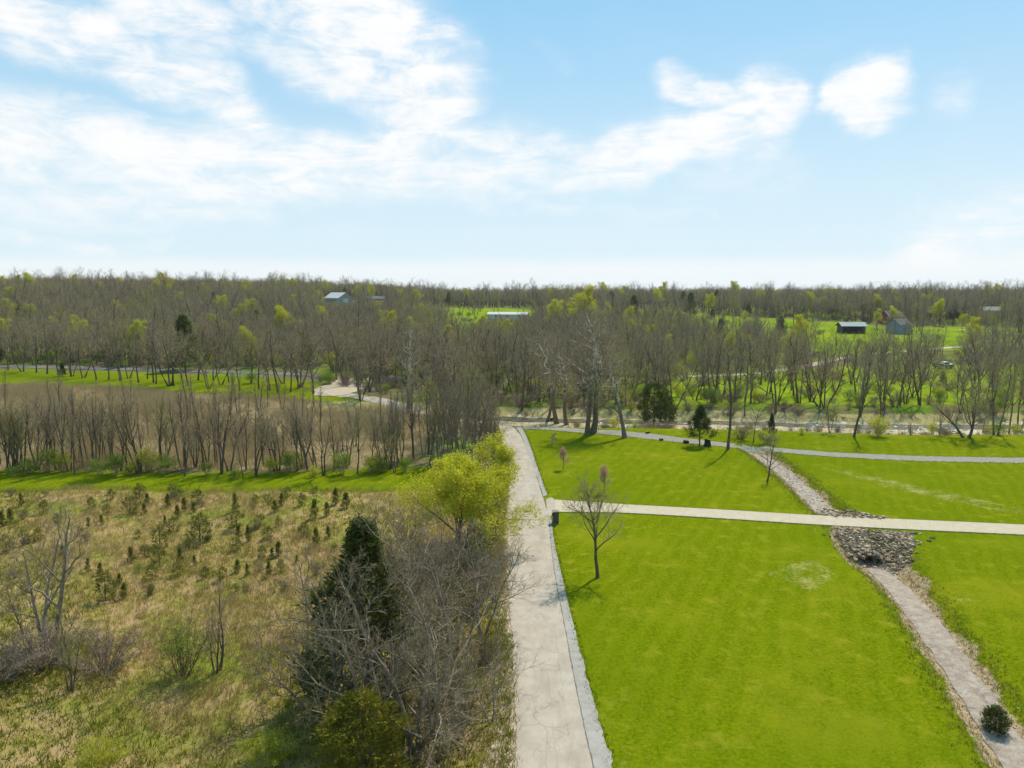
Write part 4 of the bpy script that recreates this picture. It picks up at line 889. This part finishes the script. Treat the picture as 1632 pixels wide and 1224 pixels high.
zz = H(REST[:, 0], REST[:, 1]); sc = np.array([cap_height(x, y, z, 13 * k) for x, y, z, k in zip(REST[:, 0], REST[:, 1], zz, sc)]) / 13
keep = sc > .22; REST, sc = REST[keep], sc[keep]
kp = np.array([.8] * 6 + [1.3] * 5 + [.13, .24, .80, .12]); kp /= kp.sum()
gn_scatter('far_wood', REST, BARE + ['leafy0', 'leafy1', 'leafy2', 'cedar_wood'], sc, 'mass of bare spring woodland covering the distant hills', 'woodland', 31, probs=kp)
def build_understory():
    rg = np.random.default_rng(22); out = []
    for (y0, y1, s) in ((112, 240, 3.2), (240, 420, 4.6)):
        P = jitter_grid(-y1 * .85, y1 * .85, y0, y1, s, rg); P = P[in_cone(P, .8)]; out.append(P[rg.random(len(P)) < wood_prob(P) * .8])
    P = np.concatenate(out)
    gn_scatter('wood_understory', P, ['scrub', 'bush0', 'bush2', 'briar', 'bush1'], rg.uniform(.7, 1.5, len(P)), 'twiggy and leafy undergrowth of the woods', 'undergrowth', 33, probs=[.52, .1, .12, .16, .1])
build_understory()
def bank_scrub():
    rg = np.random.default_rng(24); q = resample(smooth_path(CREEK), 1.1); L = []
    for s_, n in ((-1, 7.2), (1, 7.5), (-1, 9.5)): L.append(offset_path(q, s_ * n) + rg.normal(size=q.shape) * 1.1)
    P = np.concatenate(L); P = P[(rg.random(len(P)) < .42) & (seg_dist(P, R_L)[0] > 4) & (seg_dist(P, R_R)[0] > 4) & (P[:, 0] > -20)]
    gn_scatter('bank_scrub', P, ['scrub', 'bush2', 'briar'], rg.uniform(.25, .8, len(P)), 'low twiggy scrub fringing the creek banks', 'scrub', 35, probs=[.7, .12, .18])
bank_scrub()

# ------------------------------------------------------------------ grasses and thickets (uncountable)
def blades(P, h, w, per, rg, lean=.45, spread=.12):
    n = len(P); B = np.repeat(np.c_[P, H(P[:, 0], P[:, 1])], per, 0); hh = np.repeat(h, per) * rg.uniform(.55, 1.25, n * per); ww = w * rg.uniform(.6, 1.4, n * per)
    B[:, :2] += rg.normal(size=(n * per, 2)) * spread; a = rg.uniform(0, 6.283, n * per); l = rg.normal(size=(n * per, 2)) * lean * hh[:, None]
    s = np.c_[np.cos(a), np.sin(a), np.zeros(n * per)] * ww[:, None] * .5; T = B + np.c_[l, hh]; B[:, 2] -= .02
    return np.stack([B - s, B + s, T], 1).reshape(-1, 3), np.arange(n * per * 3).reshape(-1, 3)
def patch(P, f, ph): return (np.sin(P[:, 0] * f + ph) * np.sin(P[:, 1] * f * .8 + ph * 2) + .6 * np.sin(P[:, 0] * f * 2.3 + P[:, 1] * f * 1.7 + ph))
def build_grass():
    rg = np.random.default_rng(41); PP = []
    for y0, y1, dens in ((25, 45, 17), (45, 62, 12), (62, 80, 8)):
        n = int((y1 - y0) * (y1 * .8 + 2) * dens); P = np.c_[rg.uniform(-y1 * .8, 1.0, n), rg.uniform(y0, y1, n)]
        P = P[(poly_sd(P, ROUGH) > -.3) & (P[:, 0] > -.8 * P[:, 1] - 2)]; PP.append(P)
    P = np.concatenate(PP); v = patch(P, .16, 1) + rg.normal(size=len(P)) * .45; near = sst(60, 30, P[:, 1]) * .9
    kind = np.where(v + near * 1.25 < .36, 0, np.where(v + near * 1.25 < .98, 1, 2))
    V, F = [], []; mi = []; nb = 0
    for k, (h, w, per) in enumerate(((.55, .035, 5), (.42, .045, 5), (.30, .05, 5))):
        q = P[kind == k]; hv = h * (.7 + .3 * np.clip(patch(q, .5, 2), -1, 1) + .2) if len(q) else np.zeros(0)
        a, b = blades(q, hv, w, per, rg); V.append(a); F.append(b + nb); nb += len(a); mi += [k] * len(b)
    tag(link('rough_grass', mesh_np('rough_grass', np.concatenate(V), np.concatenate(F), [M['straw'], M['rough_grass'], M['green_grass']], False, mi)), 'tall dry and green grass of the cedar field', 'grass', kind='stuff')
    # short lawn grass: fine speckle near by, fringe along every edge
    PP = []
    for y0, y1, dens in ((25, 42, 22), (42, 60, 13), (60, 90, 4)):
        n = int((y1 - y0) * (y1 * .8) * dens); q = np.c_[rg.uniform(1.5, y1 * .8, n), rg.uniform(y0, y1, n)]; PP.append(q)
    P = np.concatenate(PP); dd, _ = seg_dist(P, DITCH); ok = (poly_sd(P, LAWN) > .05) & (dd > 1.7)
    dt = poly_sd(P, np.vstack([DRV_TOP, DRV_BOT[::-1]])); P = P[ok & (dt < -.05)]
    hv = .036 + .016 * np.clip(patch(P, .7, 3), -1, 1); V1, F1 = blades(P, hv, .035, 3, rg, .8, .07)
    fr = []
    for path in (SH_R, SH2_R, DRV_TOP, DRV_BOT, R_R[10:]):
        q = resample(smooth_path(path), .10); q = q[q[:, 1] < 130]; fr.append(q + rg.normal(size=q.shape) * .14)
    for s in (1, -1): q = resample(smooth_path(LANE), .16); fr.append(offset_path(q, s * 1.62) + rg.normal(size=q.shape) * .16)
    for s in (1, -1):
        q = resample(smooth_path(DITCH), .10); fr.append(offset_path(q, s * 2.1) + rg.normal(size=q.shape) * .42)
    Q = np.concatenate(fr); dt = poly_sd(Q, np.vstack([DRV_TOP, DRV_BOT[::-1]])); Q = Q[dt < .02]
    V2, F2 = blades(Q, np.full(len(Q), .14), .05, 4, rg, .6, .08)
    tag(link('lawn_grass', mesh_np('lawn_grass', np.vstack([V1, V2]), np.vstack([F1, F2 + len(V1)]), M['green_grass'])), 'short bright green blades of the mown lawn', 'grass', kind='stuff')
    q = np.concatenate([offset_path(resample(smooth_path(DITCH), .06), t_) + rg.normal(size=resample(smooth_path(DITCH), .06).shape) * .3 for t_ in (1.35, -1.35, 1.75, -1.75)])
    q = q[poly_sd(q, np.vstack([DRV_TOP, DRV_BOT[::-1]])) < -.1]; V, F = blades(q, np.full(len(q), .15), .04, 4, rg, .8, .1)
    tag(link('ditch_grass', mesh_np('ditch_grass', V, F, M['rough_grass'])), 'dry yellow grass fringing the ditch banks', 'grass', kind='stuff')
    # left road verge: weeds
    q = resample(R_L[:9], .05); q = np.repeat(q, 3, 0); q = q + np.c_[-np.abs(rg.normal(size=len(q))) * .9 - .25, rg.normal(size=len(q)) * .2]
    V, F = blades(q, np.full(len(q), .26), .045, 4, rg, .6, .12)
    tag(link('verge_weeds', mesh_np('verge_weeds', V, F, M['rough_grass'])), 'weeds and grass along the broken road edge', 'weeds', kind='stuff')
    # brush meadow: dense thin stems
    n = 17000; x0, y0 = BRUSH.min(0); x1, y1 = BRUSH.max(0); P = np.c_[rg.uniform(x0, x1, n * 3), rg.uniform(y0, y1, n * 3)]
    P = P[(poly_sd(P, BRUSH) > -1) & (P[:, 0] > -.78 * P[:, 1] - 5)][:n]
    P = P[rg.random(len(P)) < np.clip(.72 + .4 * patch(P, .22, 6), .32, 1)]
    hv = 1.25 + .75 * np.clip(patch(P, .12, 4), -1, 1); V1, F1 = blades(P, hv, .035, 8, rg, .18, .5); V2, F2 = blades(P, hv * .6, .05, 6, rg, .45, .6)
    tag(link('brush_meadow', mesh_np('brush_meadow', np.vstack([V1, V2]), np.vstack([F1, F2 + len(V1)]), M['thicket'])), 'dense brown thicket of thin leafless saplings filling the meadow', 'thicket', kind='stuff')
    # creek banks: dry weeds and sprouts
    q = resample(smooth_path(CREEK), .25); L = []
    for s, off in ((1, 6.5), (-1, 6.5), (1, 3), (-1, 3), (-1, 8.5)): L.append(offset_path(q, s * off) + rg.normal(size=q.shape) * 1.3)
    q = np.concatenate(L); q = q[rg.random(len(q)) < .6]; V, F = blades(q, rg.uniform(.3, 1.3, len(q)), .05, 5, rg, .35, .25)
    tag(link('creek_weeds', mesh_np('creek_weeds', V, F, M['straw'])), 'dry straw coloured weeds on the creek banks', 'weeds', kind='stuff')
build_grass()

# ------------------------------------------------------------------ stones
def stones(name, P, size, m, rg, label, cat, flat=.7, sink=.25, up=0.):
    n = len(P); cube = np.array([(x, y, z) for z in (-1, 1) for y in (-1, 1) for x in (-1, 1)], float)
    Fc = np.array([(0, 2, 3, 1), (4, 5, 7, 6), (0, 1, 5, 4), (2, 6, 7, 3), (0, 4, 6, 2), (1, 3, 7, 5)])
    s = size[:, None, None] * np.stack([rg.uniform(.6, 1.3, n), rg.uniform(.5, 1.0, n), rg.uniform(.45, .9, n) * flat / .7], 1)[:, None, :]
    V = cube[None] * s * (1 + rg.uniform(-.42, .1, (n, 8, 3))); a = rg.uniform(0, 6.28, n); t = rg.normal(size=n) * .4
    ca, sa, ct, st = np.cos(a)[:, None], np.sin(a)[:, None], np.cos(t)[:, None], np.sin(t)[:, None]
    x, y, z = V[..., 0], V[..., 1] * ct - V[..., 2] * st, V[..., 1] * st + V[..., 2] * ct
    W = np.stack([x * ca - y * sa, x * sa + y * ca, z], -1) * .5
    W += np.c_[P, H(P[:, 0], P[:, 1]) + size * (.3 - sink) + up][:, None, :]
    F = (Fc[None] + np.arange(n)[:, None, None] * 8).reshape(-1, 4)
    return tag(link(name, mesh_np(name, W.reshape(-1, 3), F, m)), label, cat, kind='stuff')
def in_poly(poly, n, rg):
    lo, hi = poly.min(0), poly.max(0); P = rg.uniform(lo, hi, (n * 4, 2)); return P[poly_sd(P, poly) > 0][:n]
srg = np.random.default_rng(51)
RIP = fp((1328, 841), (1400, 846), (1452, 850), (1459, 868), (1452, 882), (1428, 894), (1404, 881), (1378, 879), (1350, 866))
RIP2 = fp((1316, 824), (1300, 806), (1318, 800), (1345, 810), (1385, 820), (1420, 826), (1400, 829))
P = in_poly(RIP, 1900, srg); P = np.vstack([P, P[:420] + srg.normal(size=(420, 2)) * .9]); P = P[poly_sd(P, np.vstack([DRV_TOP, DRV_BOT[::-1]])) < -.15]; stones('riprap', P, srg.uniform(.10, .42, len(P)) ** 1.2, M['riprap'], srg, 'brown and grey riprap stones heaped round the culvert mouth', 'stones')
P = in_poly(RIP2, 500, srg); stones('riprap', P, srg.uniform(.14, .34, len(P)), M['riprap'], srg, 'riprap stones on the upstream side of the driveway crossing', 'stones')
q = resample(DITCH[:7], .03); P = q + srg.normal(size=q.shape) * .62; stones('ditch_stones', P, srg.uniform(.08, .30, len(P)) ** 1.3, M['ditch_stone'], srg, 'pale flat stones lying in the lower ditch bed', 'stones', .35)
q = resample(DITCH[7:12], .03); P = q + srg.normal(size=q.shape) * .68; stones('ditch_stones', P, srg.uniform(.12, .40, len(P)) ** 1.25, M['ditch_stone'], srg, 'pale stones lying in the upper ditch bed', 'stones', .4)
q = resample(smooth_path(CREEK), .07); q = q[q[:, 0] > 12]; P = q + srg.normal(size=q.shape) * 2.8; P = P[srg.random(len(P)) < np.clip(.12 + .35 * sst(35, 60, P[:, 0]) + .45 * patch(P, .35, 2), .03, 1)]; stones('creek_stones', P, srg.uniform(.2, .8, len(P)), M['creek_stone'], srg, 'pale stones and driftwood strewn along the dry creek bed', 'stones', .5)

# ------------------------------------------------------------------ culvert, mailbox, stumps
M['steel'] = simple_mat('steel', (.30, .30, .29), (.42, .41, .39), 4, .5, .2, .4, .6, c3=(.24, .17, .11))
M['brick'] = simple_mat('brick', (.075, .062, .052), (.13, .105, .085), 9, .9, .5, c3=(.05, .045, .04))
M['capstone'] = simple_mat('capstone', (.22, .18, .155), (.30, .25, .215), 5, .85, .2)
M['black_metal'] = simple_mat('black_metal', (.012, .012, .013), (.03, .03, .03), 5, .4, .05, .5)
M['stump'] = simple_mat('stump', (.022, .017, .013), (.06, .045, .032), 5, .95, .8)
M['stump_top'] = simple_mat('stump_top', (.16, .11, .07), (.24, .17, .11), 7, .95, .4)
def culvert():
    d = nrm(np.r_[INLET - OUTLET, 0]); a = math.atan2(d[1], d[0]); p0 = OUTLET + d[:2] * .9; zc = h1(*OUTLET) + .30
    root = empty('culvert_pipe', (p0[0], p0[1], zc), a); tag(root, 'steel culvert pipe opening out of the riprap below the driveway', 'culvert')
    m = MB(); prof = [(.47 + (.02 if k % 2 else 0), .1 + k * .12) for k in range(56)] + [(.43, .1 + 55 * .12), (.43, .1)]
    m.lathe(prof + [prof[0]], 18, axis='x'); m.build('pipe_barrel', M['steel'], root, True)
    r = MB(); r.lathe([(.45, 0), (.53, 0), (.53, .12), (.45, .12), (.45, 0)], 20, axis='x'); r.build('end_collar', M['stump'], root)
    b = MB(); b.lathe([(.001, 1.5), (.42, 1.5)], 18, axis='x'); b.build('shade_disc', M['stump'], root)  # added dark disc inside the barrel, its colour painting the shade of the interior
    # stones heaped over the barrel
    rg = np.random.default_rng(77); t = rg.uniform(1.05, 4.2, 420); sd = rg.normal(size=420) * .62; n = np.array([-d[1], d[0]])
    P = OUTLET + np.outer(t, d[:2]) + np.outer(sd, n); base = H(P[:, 0], P[:, 1]); top = zc + .50 * np.sqrt(np.clip(1 - (sd / .95) ** 2, 0, 1)) + .05
    stones('riprap', P, rg.uniform(.18, .38, 420), M['riprap'], rg, 'riprap stones piled over the culvert barrel', 'stones', up=np.maximum(0, top - base) * rg.uniform(.75, 1.1, 420))
culvert()
def mailbox():
    p = G(885.5, 834.5); root = empty('mailbox_pillar', tuple(p), R(4)); tag(root, 'dark brick mailbox pillar at the corner of road and driveway', 'mailbox')
    m = MB(); m.box(-.30, .30, -.30, .30, -.1, .09); pl = m.build('base', M['capstone'], root)
    m = MB(); m.box(-.27, .27, -.27, .27, .09, 1.18); sh = m.build('pillar', M['brick'], root)
    m = MB(); m.add([(-.33, -.33, 1.18), (.33, -.33, 1.18), (.33, .33, 1.18), (-.33, .33, 1.18), (-.33, -.33, 1.25), (.33, -.33, 1.25), (.33, .33, 1.25), (-.33, .33, 1.25), (0, 0, 1.36)],
                    [(0, 2, 1), (0, 3, 2), (0, 1, 5), (0, 5, 4), (1, 2, 6), (1, 6, 5), (2, 3, 7), (2, 7, 6), (3, 0, 4), (3, 4, 7), (4, 5, 8), (5, 6, 8), (6, 7, 8), (7, 4, 8)]); m.build('capstone', M['capstone'], root)
    m = MB(); prof = [(-.09, .80), (.09, .80), (.09, .95)] + [(.09 * math.cos(t), .95 + .09 * math.sin(t)) for t in np.linspace(.3, 2.8, 7)] + [(-.09, .95)]
    m.prism(prof, -.36, -.27); bx = m.build('letter_box', M['black_metal'], root)
    m = MB(); m.box(-.385, -.362, -.02, .02, .86, .90); m.build('handle', M['steel'], bx)
    m = MB(); m.box(-.34, -.30, -.112, -.092, .92, 1.08); m.build('flag', M['black_metal'], bx)
mailbox()
def stump(px, py, h, r, label, seed):
    rg = np.random.default_rng(seed); p = G(px, py); n = 14; root = empty('tree_stump', tuple(p), rg.uniform(0, 6)); tag(root, label, 'stump')
    V, F = [], []; lv = [(-.1, 1.25), (.12, 1.12), (.4, .98), (.75, .93), (1.0, .88)]
    ripple = 1 + .16 * rg.normal(size=n)
    for z, k in lv:
        for i in range(n):
            a = 6.283 * i / n; rr = r * k * ripple[i] * (1 + .05 * rg.normal()); V.append((rr * math.cos(a), rr * math.sin(a), h * z * (1 + (.12 * math.sin(a + 1) if z == 1 else 0))))
    for j in range(len(lv) - 1):
        for i in range(n): a, b = j * n + i, j * n + (i + 1) % n; F += [(a, b, b + n), (a, b + n, a + n)]
    link('bark', mesh_np('bark', V, F, M['stump']), root)
    top = V[-n:] + [(0, 0, h * 1.0)]; link('cut_top', mesh_np('cut_top', np.array(top) + [0, 0, .004], [(i, (i + 1) % n, n) for i in range(n)], M['stump_top']), root)
stump(1127.5, 711, .95, .42, 'tallest dark tree stump beside the lawn cedar', 1); stump(1094, 706, .42, .36, 'low dark tree stump on the lane edge before the cedar', 2)
stump(1054, 701.5, .28, .34, 'flat tree stump on the lawn edge of the gravel lane', 3); stump(1032, 690.5, .25, .3, 'small stump on the creek side of the gravel lane', 4); stump(879, 671.5, .6, .25, 'little stump on the grass corner by the sycamore cluster', 5)

# ------------------------------------------------------------------ farm buildings and truck
M['roof_metal'] = simple_mat('roof_metal', (.42, .425, .41), (.50, .50, .48), .6, .7, .05, .2, 0)
M['roof_green'] = simple_mat('roof_green', (.19, .23, .215), (.26, .30, .28), .6, .7, .05, .15)
M['roof_dark'] = simple_mat('roof_dark', (.12, .115, .11), (.18, .17, .165), 1, .85, .1)
M['wall_grey'] = simple_mat('wall_grey', (.26, .25, .24), (.34, .33, .31), 1, .85, .1)
M['wall_white'] = simple_mat('wall_white', (.50, .50, .49), (.58, .58, .57), 1, .8, .05)
M['wall_dark'] = simple_mat('wall_dark', (.06, .055, .05), (.11, .10, .09), 1, .9, .1)
M['wall_blue'] = simple_mat('wall_blue', (.16, .21, .29), (.21, .26, .34), 1, .85, .1)
M['wall_red'] = simple_mat('wall_red', (.20, .055, .04), (.27, .08, .06), 1, .9, .1)
M['glass'] = simple_mat('glass', (.03, .035, .04), (.06, .065, .07), 1, .1, 0, .6)
M['paint_white'] = simple_mat('paint_white', (.74, .75, .77), (.78, .79, .80), 1, .3, 0, .5)
M['paint_navy'] = simple_mat('paint_navy', (.035, .05, .09), (.05, .065, .11), 1, .3, 0, .5)
M['rubber'] = simple_mat('rubber', (.015, .015, .015), (.03, .03, .03), 6, .9, .1)
def house(name, pos, w, d, hw, hr, rz, wall_m, roof_m, label, cat, wins=3, doors=1, open_front=False, over=.45, chimney=False):
    """gabled building, ridge along x, front at -y"""
    root = empty(name, tuple(pos), rz); tag(root, label, cat); f = -.6
    if open_front:
        m = MB(); m.box(-w / 2, w / 2, d / 2 - .15, d / 2, f, hw); m.box(-w / 2, -w / 2 + .15, -d / 2, d / 2 - .15, f, hw); m.box(w / 2 - .15, w / 2, -d / 2, d / 2 - .15, f, hw); m.build('wall', wall_m, root)
        for k in range(5): m = MB(); x = -w / 2 + .3 + (w - .6) * k / 4; m.box(x - .1, x + .1, -d / 2, -d / 2 + .2, f, hw); m.build('post', wall_m, root)
    else:
        m = MB(); m.prism([(-d / 2, f), (d / 2, f), (d / 2, hw), (0, hw + hr), (-d / 2, hw)], -w / 2, w / 2); m.build('wall', wall_m, root)
    t = .16; sl = hr / (d / 2); e = d / 2 + over
    for s in (-1, 1):
        m = MB(); pr = [(0, hw + hr + .02), (s * e, hw - sl * over + .02), (s * e, hw - sl * over + .02 + t), (0, hw + hr + .02 + t)]
        m.prism(pr if s < 0 else pr[::-1], -w / 2 - over, w / 2 + over); rf = m.build('roof_slope', roof_m, root)
        for k in range(1, 8):
            x = -w / 2 + w * k / 8; m = MB(); q = [(s * .05, hw + hr + t), (s * e, hw - sl * over + t), (s * e, hw - sl * over + t + .09), (s * .05, hw + hr + t + .09)]
            m.prism(q, x - .03, x + .03); m.build('roof_seam', roof_m, rf)
    if not open_front:
        for k in range(wins):
            x = -w / 2 + w * (k + .7) / (wins + .4); m = MB(); m.box(x - .55, x + .55, -d / 2 - .06, -d / 2 + .02, hw * .42, hw * .42 + 1.15); wf = m.build('window', M['wall_white'], root)
            m = MB(); m.box(x - .46, x + .46, -d / 2 - .08, -d / 2 - .055, hw * .42 + .09, hw * .42 + 1.06); m.build('pane', M['glass'], wf)
        for k in range(doors): x = w / 2 - .9 - k * 3; m = MB(); m.box(x - .5, x + .5, -d / 2 - .07, -d / 2 + .02, 0, 2.1); m.build('door', M['wall_white'], root)
        m = MB(); m.box(w / 2 - .02, w / 2 + .07, -d * .16, d * .16, 0, min(hw * .9, 3.2)); m.build('gable_door', M['wall_white'] if cat == 'barn' else wall_m, root)
    if chimney: m = MB(); m.box(w * .22, w * .22 + .7, -.35, .35, hw, hw + hr + .9); m.build('chimney', M['wall_red'], root)
house('barn', BARN, 15, 13, 3.6, 3.6, R(-38), M['wall_grey'], M['roof_metal'], 'grey barn with pale metal gable roof on the wooded ridge', 'barn')
house('farmhouse', HOUSE2, 15, 9, 2.8, 2.0, R(-4), M['wall_dark'], M['roof_dark'], 'low dark roofed house beside the grey ridge barn', 'house', chimney=True)
house('long_shed', LONG, 20, 6, 2.6, 1.0, R(-8), M['wall_white'], M['roof_metal'], 'long low white shed with pale roof in the middle pasture', 'shed')
house('open_shed', SHED, 9, 7, 2.9, 1.3, R(-6), M['wall_dark'], M['roof_green'], 'open fronted dark farm shed with green metal roof in the pasture', 'shed', open_front=True, over=.7)
house('blue_house', BLUE, 6, 7, 3.6, 2.2, R(20), M['wall_blue'], M['roof_dark'], 'small blue grey house behind bare trees beside the open shed', 'house', wins=2)
house('red_barn', RED, 8, 7, 3.4, 2.6, R(15), M['wall_red'], M['roof_dark'], 'small red barn behind the yellow green trees by the open shed', 'barn')
house('ridge_house', DOME, 14, 9, 2.6, 1.9, R(-3), M['wall_grey'], M['wall_grey'], 'grey roofed house on the wooded rise above the far lanes', 'house')
def truck():
    root = empty('parked_truck', (TRUCK[0], TRUCK[1], TRUCK[2]), R(8)); tag(root, 'white cab navy pickup truck parked in the trees below the far lane', 'truck')
    m = MB(); m.prism([(-.95, .55), (.95, .55), (.95, 1.05), (-.95, 1.05)], -2.7, 2.7); m.prism([(-.95, 1.05), (-.82, 1.05), (-.82, 1.4), (-.95, 1.4)], -2.7, -.6); m.prism([(.82, 1.05), (.95, 1.05), (.95, 1.4), (.82, 1.4)], -2.7, -.6); m.build('body', M['paint_navy'], root)
    m = MB(); V = []; 
    for y in (-.92, .92): V += [(-.6, y, 1.05), (1.5, y, 1.05), (1.0, y * .86, 1.85), (-.4, y * .86, 1.85)]
    m.add(V, [(0, 1, 2), (0, 2, 3), (4, 6, 5), (4, 7, 6), (0, 4, 5), (0, 5, 1), (1, 5, 6), (1, 6, 2), (2, 6, 7), (2, 7, 3), (3, 7, 4), (3, 4, 0)]); cb = m.build('cab', M['paint_white'], root)
    m = MB(); m.prism([(-.97, 1.05), (.97, 1.05), (.97, 1.22), (-.97, 1.22)], 1.4, 2.72); m.build('bonnet', M['paint_white'], root)
    for s in (-1, 1): m = MB(); m.add([(-.4, s * .905, 1.2), (1.25, s * .905, 1.2), (.95, s * .85, 1.72), (-.3, s * .85, 1.72)], [(0, 1, 2), (0, 2, 3)]); m.build('side_window', M['glass'], cb)
    m = MB(); m.add([(1.45, -.8, 1.16), (1.45, .8, 1.16), (1.08, .7, 1.76), (1.08, -.7, 1.76)], [(0, 1, 2), (0, 2, 3)]); m.build('windscreen', M['glass'], cb)
    for x in (-1.75, 1.75):
        for s in (-1, 1):
            m = MB(); m.lathe([(.2, -.13), (.4, -.13), (.42, 0), (.4, .13), (.2, .13)], 16, (x, s * .87, .4), 'y'); wl = m.build('wheel', M['rubber'], root)
            m = MB(); m.lathe([(.001, s * .10), (.21, s * .10), (.21, -s * .1)], 12, (x, s * .87, .4), 'y'); m.build('rim', M['steel'], wl)
    for s in (-1, 1): m = MB(); m.box(2.70, 2.76, s * .7 - .16, s * .7 + .16, .85, 1.02); m.build('headlight', M['paint_white'], root)
truck()

# ------------------------------------------------------------------ air
def haze():
    m = bpy.data.materials.new('haze'); m.use_nodes = True; t = m.node_tree; t.nodes.clear(); N = NT(t)
    v = N.n('ShaderNodeVolumePrincipled', {'Color': (.86, .92, 1.0, 1), 'Density': HAZE, 'Anisotropy': .3})
    t.links.new(v.outputs[0], N.n('ShaderNodeOutputMaterial').inputs['Volume'])
    b = MB(); b.box(-2700, 2700, -60, 4600, -4, 48); o = b.build('haze', m); tag(o, 'thin pale spring haze in the air over the valley', 'haze', kind='stuff')
    scn.cycles.volume_bounces = 0
HAZE = .00007
haze()
